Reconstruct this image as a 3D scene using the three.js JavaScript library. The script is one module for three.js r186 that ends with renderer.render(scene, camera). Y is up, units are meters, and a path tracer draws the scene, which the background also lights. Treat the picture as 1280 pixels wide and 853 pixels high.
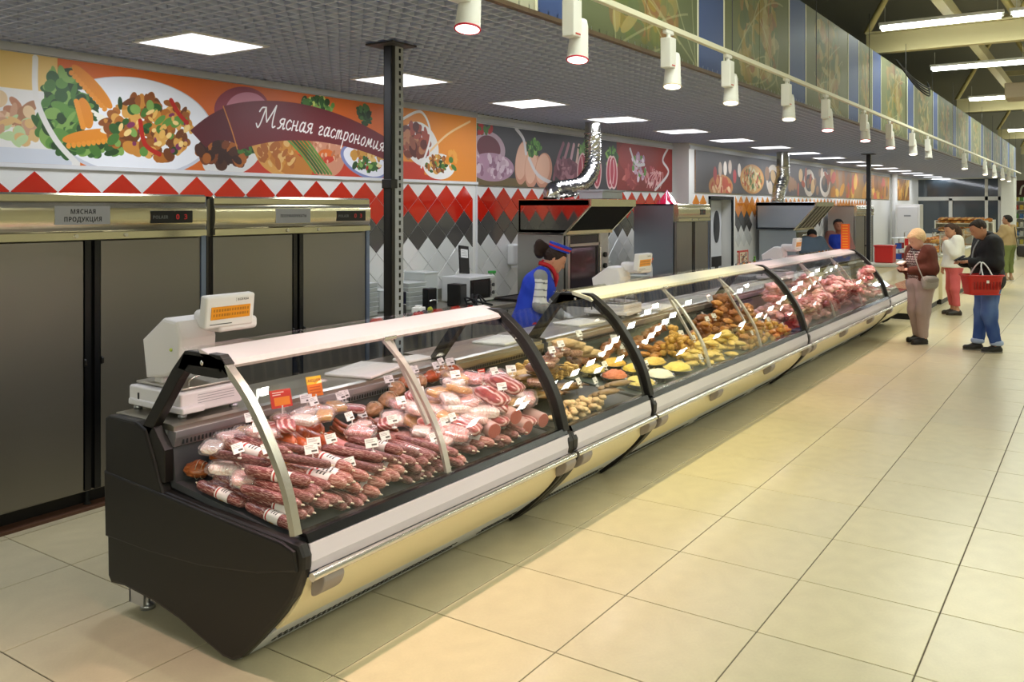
import * as THREE from 'three';
import { RoundedBoxGeometry } from 'three/addons/geometries/RoundedBoxGeometry.js';
import { mergeGeometries, mergeVertices } from 'three/addons/utils/BufferGeometryUtils.js';
import { RectAreaLightUniformsLib } from 'three/addons/lights/RectAreaLightUniformsLib.js';
import { ImprovedNoise } from 'three/addons/math/ImprovedNoise.js';

// ---------------------------------------------------------------- camera, light, exposure
// World axes: the shop aisle runs along -z, the deli wall stands at x = -6, y is up, metres.
const scene = new THREE.Scene();
const camera = new THREE.PerspectiveCamera(42.7, 1280 / 853, 0.05, 200);
camera.position.set(0, 1.85, 0);
camera.rotation.y = THREE.MathUtils.degToRad(34.15);
camera.setViewOffset(1280, 853, 0, 166.5, 1280, 853);   // shift lens: level camera, raised horizon
scene.add(camera);
scene.background = new THREE.Color(0x20242a);
const renderer = new THREE.WebGLRenderer({ antialias: true });
renderer.toneMapping = THREE.LinearToneMapping;
renderer.toneMappingExposure = 1.15;
renderer.shadowMap.enabled = true;
RectAreaLightUniformsLib.init();
const L_PANEL = 14, L_TUBE = 55, L_SPOT = 8, L_CASE = 6;   // lamp strengths

// ---------------------------------------------------------------- helpers
let seed = 7;
const rnd = () => { seed = (seed * 1664525 + 1013904223) >>> 0; return seed / 4294967296; };
const rr = (a, b) => a + (b - a) * rnd();
const pick = (a) => a[Math.floor(rnd() * a.length) % a.length];
const noise = new ImprovedNoise();
const N3 = (x, y, z) => noise.noise(x, y, z);
const V = (x, y, z) => new THREE.Vector3(x, y, z);
const V2 = (x, y) => new THREE.Vector2(x, y);
const taken = {};
const numbered = (n) => { const k = taken[n] || 0; taken[n] = k + 1; return k ? n + '_' + String(k).padStart(3, '0') : n; };

function clean(g) {
  let o = g.index ? g.toNonIndexed() : g;
  for (const k of Object.keys(o.attributes)) if (!['position', 'normal', 'uv'].includes(k)) o.deleteAttribute(k);
  if (!o.attributes.normal) o.computeVertexNormals();
  if (!o.attributes.uv) o.setAttribute('uv', new THREE.BufferAttribute(new Float32Array(o.attributes.position.count * 2), 2));
  o.morphAttributes = {};
  return o;
}
const merge = (list) => list.length === 1 ? list[0] : mergeGeometries(list.map(clean), false);
function mesh(name, geo, mat, parent) {
  const m = new THREE.Mesh(Array.isArray(geo) ? merge(geo) : geo, mat);
  m.name = name; m.castShadow = m.receiveShadow = true;
  if (parent) parent.add(m);
  return m;
}
function tag(o, label, category, group, kind) {
  o.name = numbered(o.name);
  if (label) o.userData.label = label;
  if (category) o.userData.category = category;
  if (group) o.userData.group = group;
  if (kind) o.userData.kind = kind;
  scene.add(o);
  return o;
}
function thing(name, label, category, pos = [0, 0, 0], turn = 0, group) {
  const o = new THREE.Group(); o.name = name;
  o.position.set(...pos); o.rotation.y = turn;
  return tag(o, label, category, group);
}
function solo(name, geo, mat, label, category, pos = [0, 0, 0], turn = 0, group, kind) {
  const m = mesh(name, geo, mat); m.position.set(...pos); m.rotation.y = turn;
  return tag(m, label, category, group, kind);
}
const struct = (name, geo, mat, label) => tag(mesh(name, geo, mat), label, null, null, 'structure');
function dup(src, pos, turn, label, group) {
  const r = src.clone(); r.name = numbered(src.name.replace(/_\d{3}$/, '')); r.userData = { ...src.userData };
  if (label) r.userData.label = label;
  if (group) r.userData.group = group;
  r.position.set(...pos); r.rotation.set(0, turn || 0, 0); scene.add(r);
  return r;
}
// geometry
const box = (w, h, d, x = 0, y = 0, z = 0) => new THREE.BoxGeometry(w, h, d).translate(x, y, z);
const span = (x0, x1, y0, y1, z0, z1) => box(Math.abs(x1 - x0), Math.abs(y1 - y0), Math.abs(z1 - z0), (x0 + x1) / 2, (y0 + y1) / 2, (z0 + z1) / 2);
const rbox = (w, h, d, r = 0.01, x = 0, y = 0, z = 0, s = 2) => new RoundedBoxGeometry(w, h, d, s, Math.min(r, w / 2.01, h / 2.01, d / 2.01)).translate(x, y, z);
const rspan = (x0, x1, y0, y1, z0, z1, r) => rbox(Math.abs(x1 - x0), Math.abs(y1 - y0), Math.abs(z1 - z0), r, (x0 + x1) / 2, (y0 + y1) / 2, (z0 + z1) / 2);
function rod(a, b, r0, r1 = r0, n = 12) {
  const d = V(...b).sub(V(...a)), L = d.length();
  const g = new THREE.CylinderGeometry(r1, r0, L, n).translate(0, L / 2, 0);
  return g.applyQuaternion(new THREE.Quaternion().setFromUnitVectors(V(0, 1, 0), d.normalize())).translate(...a);
}
const tube = (pts, r, seg = 24, n = 8, closed = false) => new THREE.TubeGeometry(new THREE.CatmullRomCurve3(pts.map((p) => V(...p)), closed), seg, r, n, closed);
const lathe = (pts, n = 20) => new THREE.LatheGeometry(pts.map((p) => V2(...p)), n);
function prism(pts, z0, z1, bevel = 0) {              // polygon in (x, y), extruded from z0 to z1 (z1 < z0)
  const s = new THREE.Shape(pts.map((p) => V2(...p)));
  const L = Math.abs(z0 - z1);
  const g = new THREE.ExtrudeGeometry(s, { depth: L - 2 * bevel, bevelEnabled: bevel > 0, bevelSize: bevel, bevelThickness: bevel, bevelOffset: -bevel, bevelSegments: 2, curveSegments: 4 });
  return g.translate(0, 0, Math.min(z0, z1) + bevel);
}
function smooth(pts, n = 8) { return new THREE.SplineCurve(pts.map((p) => V2(...p))).getPoints(n * (pts.length - 1)).map((p) => [p.x, p.y]); }
function offsetLine(pts, t) {                          // polyline shifted sideways by t
  return pts.map((p, i) => {
    const a = pts[Math.max(0, i - 1)], b = pts[Math.min(pts.length - 1, i + 1)];
    const dx = b[0] - a[0], dy = b[1] - a[1], l = Math.hypot(dx, dy) || 1;
    return [p[0] - dy / l * t, p[1] + dx / l * t];
  });
}
const ribbon = (pts, t0, t1) => [...offsetLine(pts, t0), ...offsetLine(pts, t1).reverse()];   // closed outline round a polyline
function sheet(pts, z0, z1, t) { return prism(ribbon(pts, -t / 2, t / 2), z0, z1); }
function lump(rx, ry, rz, amp, freq, sd, detail = 3) {   // an uneven rounded body
  const g = mergeVertices(new THREE.IcosahedronGeometry(1, detail).deleteAttribute('normal').deleteAttribute('uv'));
  const p = g.attributes.position;
  for (let i = 0; i < p.count; i++) {
    const v = V(p.getX(i), p.getY(i), p.getZ(i));
    const k = 1 + amp * N3(v.x * freq + sd, v.y * freq + sd * 1.7, v.z * freq - sd) + amp * 0.5 * N3(v.x * freq * 2.3, v.y * freq * 2.3 + sd, v.z * freq * 2.3);
    p.setXYZ(i, v.x * k * rx, v.y * k * ry, v.z * k * rz);
  }
  g.computeVertexNormals();
  const uv = new Float32Array(p.count * 2);
  for (let i = 0; i < p.count; i++) { uv[2 * i] = Math.atan2(p.getZ(i) / rz, p.getX(i) / rx) / 6.2832 + 0.5; uv[2 * i + 1] = p.getY(i) / ry / 2 + 0.5; }
  g.setAttribute('uv', new THREE.BufferAttribute(uv, 2));
  return g;
}
// textures
function dataTex(n, fn, srgb = true, rep) {
  const d = new Uint8Array(n * n * 4);
  for (let y = 0; y < n; y++) for (let x = 0; x < n; x++) {
    const c = fn(x / n, y / n); const i = 4 * (y * n + x);
    d[i] = c[0]; d[i + 1] = c[1]; d[i + 2] = c[2]; d[i + 3] = 255;
  }
  const t = new THREE.DataTexture(d, n, n); t.wrapS = t.wrapT = THREE.RepeatWrapping; t.magFilter = THREE.LinearFilter;
  if (srgb) t.colorSpace = THREE.SRGBColorSpace;
  if (rep) t.repeat.set(...rep);
  t.needsUpdate = true; return t;
}
function canvasTex(w, h, draw) {
  const c = document.createElement('canvas'); c.width = w; c.height = h; draw(c.getContext('2d'), w, h);
  const t = new THREE.CanvasTexture(c); t.colorSpace = THREE.SRGBColorSpace; t.magFilter = THREE.LinearFilter; return t;
}
const tn = (x, y, f, s = 0) => {                        // tiling noise 0..1
  const a = x * 6.28318, b = y * 6.28318;
  return 0.5 + 0.5 * noise.noise(Math.cos(a) * f + s, Math.sin(a) * f + Math.cos(b) * f * 0.7, Math.sin(b) * f + s * 0.3);
};
const clamp = (v) => Math.max(0, Math.min(255, v));
const mat = (c, rough = 0.6, extra = {}) => new THREE.MeshStandardMaterial({ color: c, roughness: rough, ...extra });
const phys = (c, rough = 0.4, extra = {}) => new THREE.MeshPhysicalMaterial({ color: c, roughness: rough, ...extra });
const speckle = (r, g, b, amp, f, s, n = 128) => dataTex(n, (x, y) => {
  const v = (tn(x, y, f, s) - 0.5) * amp + (tn(x, y, f * 3.1, s + 4) - 0.5) * amp * 0.7;
  return [clamp(r + v), clamp(g + v), clamp(b + v)];
});
const brushed = dataTex(256, (x, y) => { const v = 140 + (tn(x, y, 0.6, 2) - 0.5) * 10 + (N3(y * 120, x * 0.6, 3) * 7); return [v, v, v]; }, false);
const M = {
  white: mat(0xe4e4e0, 0.55), wallWhite: mat(0xdcdcd6, 0.7),
  black: mat(0x110e0b, 0.48), blackGloss: mat(0x0c0c0e, 0.25), darkGrey: mat(0x3a3a3c, 0.5), grey: mat(0x8b8d90, 0.5),
  steel: mat(0xb5b1a6, 0.34, { metalness: 1, roughnessMap: null }),
  steelDoor: mat(0x8d8982, 0.75, { metalness: 1, roughnessMap: brushed }),
  steelBright: mat(0xd9d2b6, 0.17, { metalness: 0.95 }),
  chrome: mat(0xdcdad4, 0.22, { metalness: 0.95 }), alu: mat(0xc4c6cc, 0.35, { metalness: 0.85 }),
  cream: phys(0xe8dcb4, 0.35, { clearcoat: 0.4, clearcoatRoughness: 0.2 }),
  greyBand: phys(0xcdc8cf, 0.35, { clearcoat: 0.3 }), kick: mat(0xc8ced8, 0.45),
  pvc: mat(0xe9e7e2, 0.45), rubber: mat(0x0d0d0d, 0.8), card: mat(0xf4f2ec, 0.7),
  glass: phys(0xffffff, 0.0, { transmission: 1, thickness: 0, ior: 1.5 }),
  clear: phys(0xf4f6f8, 0.12, { transmission: 0.9, thickness: 0, ior: 1.3 }),
  red: mat(0xb81f16, 0.35), blue: mat(0x1f3fb0, 0.6),
};
M.glass.side = THREE.DoubleSide;

// ---------------------------------------------------------------- the setting: floor
const TX = 0.635, TZ = 0.645, X0 = -0.62, Z0 = -4.395;
{
  const grout = struct('floor', span(-7, 9, -0.12, -0.004, 6, -50), mat(0x5e5646, 0.9), 'cream ceramic tile floor of the shop aisle with dark joints');
  const tex = [0, 1, 2, 3].map((k) => dataTex(128, (x, y) => {
    const v = (tn(x, y, 1.2, k * 3) - 0.5) * 12 + (tn(x, y, 14, k) - 0.5) * 9;
    return [clamp(196 + v + k * 1.6), clamp(185 + v + k * 1.2), clamp(153 + v * 0.9)];
  }));
  const mats = tex.map((t) => phys(0xffffff, 0.34, { map: t, clearcoat: 0.25, clearcoatRoughness: 0.18 }));
  const g = new RoundedBoxGeometry(TX - 0.006, 0.02, TZ - 0.006, 1, 0.0025).translate(0, -0.01, 0);
  const cells = [];
  for (let i = -10; i < 15; i++) for (let k = -9; k < 71; k++) {
    const x = X0 + TX * (i + 0.5), z = Z0 + TZ * (0.5 - k);
    if (x < -6.3 || z < -48) continue;
    const d = 0.5614 * -x - 0.8276 * z, l = 0.8276 * x - 0.5614 * z;
    const seen = d > 1.8 && Math.abs(l) < d * 0.62 + 0.5 && x < 0.9 && !(x < -5.3 || (x < -2.95 && x > -3.6 && z < -2.6));
    cells.push([x, z, seen ? d : 1e3 + Math.hypot(x, z)]);
  }
  cells.sort((a, b) => a[2] - b[2]);
  const rest = [];
  cells.forEach(([x, z], i) => {
    if (i < 300) {
      const t = mesh('tile', g, mats[Math.floor(rnd() * 4)], grout); t.position.set(x, 0, z); t.rotation.y = rnd() < 0.5 ? 0 : Math.PI;
    } else rest.push(new THREE.BoxGeometry(TX - 0.006, 0.02, TZ - 0.006).translate(x, -0.01, z));
  });
  const r = mesh('far_tiles', rest, mats[1], grout); r.userData.kind = 'stuff';
}

// ---------------------------------------------------------------- the setting: deli wall with its diamond tiles
const WD = 0.317, HD = 0.28;
const tileMats = { red: [0xc0200f, 0xb81c0e, 0xc62812], dark: [0x4a4845, 0x454341, 0x4f4d49], white: [0xd9dad6, 0xd3d5d0, 0xdedfda], orange: [0xd98226, 0xd07c24, 0xe08c30] };
for (const k in tileMats) tileMats[k] = tileMats[k].map((c) => phys(c, 0.16, { clearcoat: 0.5, clearcoatRoughness: 0.08 }));
function diamondGeo(part) {               // flat diamond tile in the (z, y) plane, proud by 8 mm; part: full or upper half
  const w = WD / 2 - 0.0035, h = HD / 2 - 0.0035;
  const s = new THREE.Shape(part === 'full' ? [V2(-w, 0), V2(0, -h), V2(w, 0), V2(0, h)] : part === 'left' ? [V2(-w, 0), V2(0, -h), V2(0, h)] : [V2(0, -h), V2(w, 0), V2(0, h)]);
  return new THREE.ExtrudeGeometry(s, { depth: 0.005, bevelEnabled: true, bevelSize: 0.0025, bevelThickness: 0.003, bevelOffset: -0.0025, bevelSegments: 1 }).rotateY(Math.PI / 2);
}
const dia = { full: diamondGeo('full'), left: diamondGeo('left'), right: diamondGeo('right') };
function diamonds(wall, x, zPeak, zA, zB, yTop, rows, colours) {   // rows of diamonds from z = zA down to zB (zB < zA)
  for (let r = 0; r < rows.length; r++) {
    const y = yTop - HD / 2 - r * HD / 2, odd = r % 2;
    for (let i = -60; i < 60; i++) {
      const z = zPeak - (i + odd * 0.5) * WD;
      if (z > zA + 0.01 || z < zB - 0.01) continue;
      if (rows[r][1] !== undefined && !rows[r][1](z)) continue;
      let part = 'full';
      if (z + WD / 2 > zA + 0.02) part = 'right'; else if (z - WD / 2 < zB - 0.02) part = 'left';
      const t = mesh('tile', dia[part], pick(tileMats[rows[r][0]]), wall);
      t.position.set(x, y, z); t.rotation.x = rr(-0.004, 0.004); t.rotation.z = rr(-0.006, 0.006);
    }
  }
}
const wallA = struct('wall_left', span(-6.3, -5.95, 0, 2.945, 5, -8.05), M.wallWhite, 'white deli wall with red and grey diamond tiles');
const behindFridge = (z) => z < -5.35, notFridge = (z) => z < -5.3;
diamonds(wallA, -5.951, -3.053, -2.4, -8.05, 2.10, [['red'], ['red', behindFridge], ['dark', behindFridge], ['dark', behindFridge], ['white', behindFridge], ['white', behindFridge], ['white', behindFridge], ['white', behindFridge], ['white', behindFridge]]);
const wallB = struct('wall_left', span(-6.3, -6.05, 0, 2.945, -8.05, -13.75), M.wallWhite, 'white deli wall with tiles behind the ovens');
diamonds(wallB, -6.051, -8.1, -8.06, -13.7, 2.10, ['red', 'red', 'dark', 'dark', 'white', 'white', 'white', 'white', 'white'].map((c) => [c, (z) => z > -8.95 || z < -10.1 || c === 'red' || c === 'dark']));
// the wall steps out beyond; a doorway is cut into it
const wallC = struct('wall_left', [span(-6.3, -5.75, 0, 2.945, -13.75, -14.66), span(-6.3, -5.75, 2.03, 2.945, -14.66, -15.8), span(-6.3, -5.75, 0, 2.945, -15.8, -36)], M.wallWhite, 'white deli wall with orange diamond tiles and a doorway');
diamonds(wallC, -5.751, -15.96, -15.9, -27.4, 2.08, [['orange'], ['orange'], ['dark'], ['dark'], ['white'], ['white']].map(([c], i) => [c, (z) => i < 2 || z > -16.9 || (z < -18.9 && z > -22) || z < -24.3]));
diamonds(wallC, -5.751, -14.05, -13.9, -14.6, 2.08, [['orange']]);
struct('trim_1', [span(-5.95, -5.935, 2.885, 2.94, 5, -8.05), span(-6.05, -6.03, 2.85, 2.91, -8.06, -13.75), span(-5.75, -5.735, 2.84, 2.9, -13.76, -34)], mat(0xb9babb, 0.6), 'grey cornice strip along the top of the deli wall');
struct('trim_2', [span(-5.95, -5.925, 2.118, 2.146, 5, -8.05), span(-5.955, -5.94, 0.9, 2.14, -8.03, -8.055)], mat(0xd8d8d8, 0.5), 'thin white edging under the large food banner');
// doorway: two white swing doors with dark oval portholes
{
  const d = tag(new THREE.Group(), 'white swing doors with dark oval portholes in the doorway', null, null, 'structure'); d.name = 'door_1';
  const fr = mesh('door_frame', [span(-5.76, -5.73, 0, 2.06, -14.62, -14.68), span(-5.76, -5.73, 0, 2.06, -15.78, -15.84), span(-5.76, -5.73, 2.0, 2.06, -14.62, -15.84)], M.blackGloss, d);
  for (const [z0, z1, a] of [[-14.68, -15.2, 0.9], [-15.26, -15.78, 0.0]]) {
    const leaf = mesh('door_leaf', rspan(-5.99, -5.95, 0.05, 1.99, z0, z1, 0.01), mat(0xd3d6da, 0.4), d);
    mesh('kick_plate', span(-5.95, -5.945, 0.1, 0.95, z0 - 0.01, z1 + 0.01), M.black, leaf);
    const s = new THREE.Shape(); s.absellipse(0, 0, 0.15, 0.3, 0, Math.PI * 2);
    mesh('porthole', new THREE.ExtrudeGeometry(s, { depth: 0.01, bevelEnabled: false }).rotateY(Math.PI / 2).translate(-5.95, 1.5, (z0 + z1) / 2), mat(0x10151c, 0.15), leaf);
  }
  fr.name = 'door_frame';
  struct('wall_corridor', [span(-7.6, -7.5, 0, 2.6, -13.9, -16.6), span(-7.5, -6.3, 0, 2.6, -13.9, -14.0), span(-7.5, -6.3, 0, 2.6, -16.5, -16.6), span(-7.5, -6.3, 2.5, 2.6, -13.9, -16.6)], mat(0xbdbfc2, 0.8), 'pale corridor wall behind the doorway');
}

// ---------------------------------------------------------------- the setting: open cell ceiling over the deli
const YC = 2.94, XF = -2.6;
{
  const slab = struct('ceiling', span(-6.3, XF - 0.02, 3.16, 3.26, 5, -36), mat(0x7587b6, 0.9), 'dark open cell grid ceiling over the deli counter');
  const sm = mat(0xbcc2d8, 0.5);
  const gz = new THREE.BoxGeometry(0.01, 0.024, 41), gx = new THREE.BoxGeometry(3.42, 0.024, 0.01);
  for (let x = -5.95; x < XF - 0.05; x += 0.1) { const s = mesh('slat', gz, sm, slab); s.position.set(x, YC + 0.012, -15.5); }
  const rest = [];
  let n = 34;
  for (let z = -0.8; z > -36; z -= 0.1) {
    if (n++ < 300) { const s = mesh('slat', gx, sm, slab); s.position.set(-4.31, YC + 0.0125, z); } else rest.push(gx.clone().translate(-4.31, YC + 0.0125, z));
  }
  mesh('far_slats', rest, sm, slab).userData.kind = 'stuff';
}
// flat light panels set into the grid
{
  const glow = mat(0xffffff, 0.6, { emissive: 0xf2f6ff, emissiveIntensity: 2.2 });
  let first;
  for (let k = 0; k < 18; k++) {
    const z = -1.65 - 2.0 * k;
    let o;
    const label = 'square white glowing ceiling panel in the grid ceiling';
    if (!first) {
      first = o = thing('ceiling_light', label, 'ceiling light', [-4.97, YC, z], 0, 'square light panels in the grid ceiling');
      mesh('frame', [box(0.62, 0.05, 0.03, 0, 0.02, -0.295), box(0.62, 0.05, 0.03, 0, 0.02, 0.295), box(0.03, 0.05, 0.56, -0.295, 0.02, 0), box(0.03, 0.05, 0.56, 0.295, 0.02, 0), box(0.6, 0.012, 0.6, 0, 0.05, 0)], M.white, o);
      mesh('diffuser', box(0.58, 0.012, 0.58, 0, 0.002, 0), glow, o);
    } else o = dup(first, [-4.97, YC, z], 0);
    const l = new THREE.RectAreaLight(0xf1f5ff, L_PANEL, 0.58, 0.58);
    l.position.set(-4.97, YC - 0.012, z); l.lookAt(-4.97, 0, z); l.rotation.set(-Math.PI / 2, 0, 0); scene.add(l);
  }
}

// ---------------------------------------------------------------- the setting: bulkhead with glossy printed panels above the deli edge
const bulk = struct('wall_bulkhead', span(XF - 0.04, XF - 0.012, YC - 0.01, 4.0, 5, -36), mat(0xb9b79f, 0.6), 'bulkhead above the deli clad in glossy printed panels');
{
  const art = [0, 1, 2].map((k) => canvasTex(512, 320, (c, w, h) => {
    c.fillStyle = ['#757a52', '#6f7758', '#7b7e5c'][k]; c.fillRect(0, 0, w, h);
    for (let i = 0; i < 260; i++) {                     // soft still-life shapes: fruit, leaves, vessels
      const x = w * (0.25 + 0.5 * rnd()), y = h * (0.1 + 0.8 * rnd());
      c.fillStyle = pick(['#8a7a35', '#a58c3a', '#6d7a45', '#9c6a44', '#b3a06a', '#7c8560', '#c0b183', '#5f6f4a', '#a98450']) + pick(['99', 'bb', 'dd']);
      c.beginPath(); c.ellipse(x, y, rr(6, 34), rr(8, 46), rr(0, 3), 0, 7); c.fill();
    }
    c.strokeStyle = '#c9c6a888'; c.lineWidth = 5;
    for (let i = 0; i < 7; i++) { c.beginPath(); c.moveTo(rr(0, w), h); c.quadraticCurveTo(rr(0, w), rr(0, h), rr(0, w), rr(0, h)); c.stroke(); }
  }));
  const arts = art.map((t) => phys(0xd2d4c4, 0.62, { map: t, clearcoat: 0.05, clearcoatRoughness: 0.3 }));
  const blue = phys(0x324a82, 0.6, { clearcoat: 0.05, clearcoatRoughness: 0.3 }), cream = mat(0xd9d6bd, 0.5), pale = phys(0xb9b8a2, 0.25, { clearcoat: 0.5 });
  const cuts = [[-1.2, -1.76, 'b'], [-1.76, -3.5, 'a'], [-3.5, -4.07, 'p'], [-4.07, -4.56, 'b'], [-4.56, -6.39, 'a'], [-6.39, -6.95, 'b'], [-6.95, -8.75, 'a'], [-8.75, -9.34, 'b'], [-9.34, -11.18, 'a'], [-11.18, -11.73, 'b'], [-11.73, -12.52, 'a'], [-12.52, -13.08, 'b'], [-13.08, -15.07, 'a'], [-15.07, -15.64, 'b']];
  for (let z = -15.64; z > -34; z -= 2.5) { cuts.push([z, z - 1.95, 'a'], [z - 1.95, z - 2.5, 'b']); }
  cuts.forEach(([a, b, k], i) => {
    if (b < -36) b = -36;
    if (a - b > 1.5) {                                    // a seam halfway, as on the wide printed boards
      const m2 = (a + b) / 2, mt = arts[i % 3];
      for (const [p, q, u0] of [[a, m2, 0], [m2, b, 0.5]]) {
        const g = span(XF - 0.012, XF, YC, 3.995, p - 0.004, q + 0.004), uv = g.attributes.uv;
        for (let j = 0; j < uv.count; j++) uv.setX(j, u0 + uv.getX(j) * 0.5);
        mesh('printed_panel', g, mt, bulk);
      }
    } else mesh('printed_panel', span(XF - 0.012, XF, YC, 3.995, a - 0.012, b + 0.012), k === 'b' ? blue : k === 'p' ? pale : arts[i % 3], bulk);
    mesh('joint_strip', span(XF - 0.012, XF + 0.004, YC, 3.995, a - 0.012, a + 0.012), cream, bulk);
  });
  mesh('bottom_strip', span(XF - 0.03, XF + 0.006, YC - 0.025, YC, 5, -36), mat(0x5a4630, 0.5), bulk);
}

// ---------------------------------------------------------------- the setting: the tall sales hall beyond the bulkhead
{
  const deckPts = [];
  for (let i = 0; i <= 150; i++) { const z = 6 - i * 0.38; deckPts.push([z, 6.6 + (i % 2 ? 0.09 : 0)]); }
  const deck = struct('ceiling', prism([...deckPts, [deckPts[150][0], 6.8], [6, 6.8]], 7, -9).rotateY(-Math.PI / 2), mat(0x868474, 0.7, { side: THREE.DoubleSide }), 'dark corrugated steel roof deck above the sales hall');
  struct('wall_right', span(9, 9.2, 0, 7, 6.2, -50), mat(0xc9c6b4, 0.8), 'pale side wall of the sales hall');
  struct('wall_front', span(-7, 9.2, 0, 7, 6, 6.2), mat(0xc9c6b4, 0.8), 'pale front wall of the sales hall');
  struct('wall_back', span(-7, 9.2, 0, 7, -50, -50.2), mat(0xb9b7aa, 0.8), 'pale back wall of the sales hall');
  struct('wall_deli_roof', [span(-6.5, -6.3, 0, 7, 6, -50), span(-2.82, -2.8, 4.0, 4.05, 5, -36)], mat(0x55534a, 0.8), 'dark outer wall above the deli roof');
  const roofBeam = mat(0xc2b78a, 0.6), brace = mat(0xb8a868, 0.6);
  for (const z of [4.0, -4.3, -14.05, -23.9, -33.9, -43.9]) {
    const t = thing('roof_truss', 'yellowish steel roof truss with diagonal braces above the hall', 'truss', [3, 4.35, z], 0, 'roof trusses above the hall');
    mesh('beam', [box(12, 0.3, 0.02), box(12, 0.03, 0.16, 0, 0.15, 0), box(12, 0.03, 0.16, 0, -0.15, 0)], roofBeam, t);
    mesh('top_chord', box(12, 0.16, 0.14, 0, 2.05, 0), roofBeam, t);
    for (let i = 0; i < 6; i++) {
      const x = -6 + i * 2;
      mesh('diagonal', rod([x, 0.15, 0], [x + 1, 2.0, 0], 0.05, 0.05, 4), brace, t);
      mesh('diagonal', rod([x + 2, 0.15, 0], [x + 1, 2.0, 0], 0.05, 0.05, 4), brace, t);
    }
  }
  for (const [x, y] of [[-1.4, 5.9], [1.2, 5.9], [4.5, 5.9], [-1.9, 4.79]]) {
    const p = solo('roof_purlin', [box(0.14, 0.18, 50, 0, 0, -20)], roofBeam, 'long steel purlin running along the hall roof', 'beam', [x, y, 0], 0, 'purlins along the hall roof');
  }
  solo('ventilation_duct', [rbox(3.2, 0.75, 1.2, 0.02)], mat(0x2b2925, 0.6), 'dark boxy ventilation unit hanging under the hall roof', 'duct', [0.6, 4.9, -19.5]);
  solo('ventilation_duct', [rbox(5, 0.3, 0.7, 0.02), box(0.02, 0.34, 0.74), box(0.02, 0.34, 0.74, -1.2, 0, 0)], mat(0xa5947a, 0.6), 'tan flat ventilation duct crossing under the hall roof', 'duct', [0.9, 4.12, -19.7]);
  tag(mesh('cable_bundle', [0, 1, 2, 3].map((k) => tube([[-2.5, 4.0, -13.6], [-2.38, 3.8 - k * 0.03, -14.4 - k * 0.05], [-2.3, 3.75 - k * 0.04, -15.2], [-2.45, 3.95, -16]], 0.012, 20, 5)), M.rubber), 'loop of black cables hanging at the bulkhead top', 'cable');
}
// fluorescent battens in pairs beside each truss
{
  const glow = mat(0xffffff, 0.5, { emissive: 0xf4fbee, emissiveIntensity: 12 });
  let first;
  for (const z of [5.0, 3.2, -3.4, -5.1, -13.2, -14.9, -17.6, -23.0, -24.8, -33.0, -34.8, -43, -44.6]) for (let i = 0; i < 6; i++) {
    const x = -1.87 + i * 1.62, y = 4.4;
    if (z === -17.6 && i > 0) continue;
    let o;
    if (!first) {
      first = o = thing('tube_light', 'long bare fluorescent tube light hung under the hall roof', 'tube light', [x, y, z], 0, 'fluorescent tube lights under the hall roof');
      mesh('channel', [rbox(1.56, 0.05, 0.07, 0.008, 0, 0.055, 0), rod([-0.7, 0.07, 0], [-0.7, 0.3, 0], 0.004), rod([0.7, 0.07, 0], [0.7, 0.3, 0], 0.004)], M.white, o);
      mesh('tube', rod([-0.74, 0.0, 0], [0.74, 0.0, 0], 0.042), glow, o);
      for (const s of [-1, 1]) mesh('end_cap', rbox(0.025, 0.06, 0.05, 0.005, s * 0.76, 0.02, 0), M.white, o);
    } else o = dup(first, [x, y, z], 0);
    const l = new THREE.RectAreaLight(0xf6faea, L_TUBE, 1.48, 0.08);
    l.position.set(x, y - 0.045, z); l.rotation.set(-Math.PI / 2, 0, 0); scene.add(l);
  }
}
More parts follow.
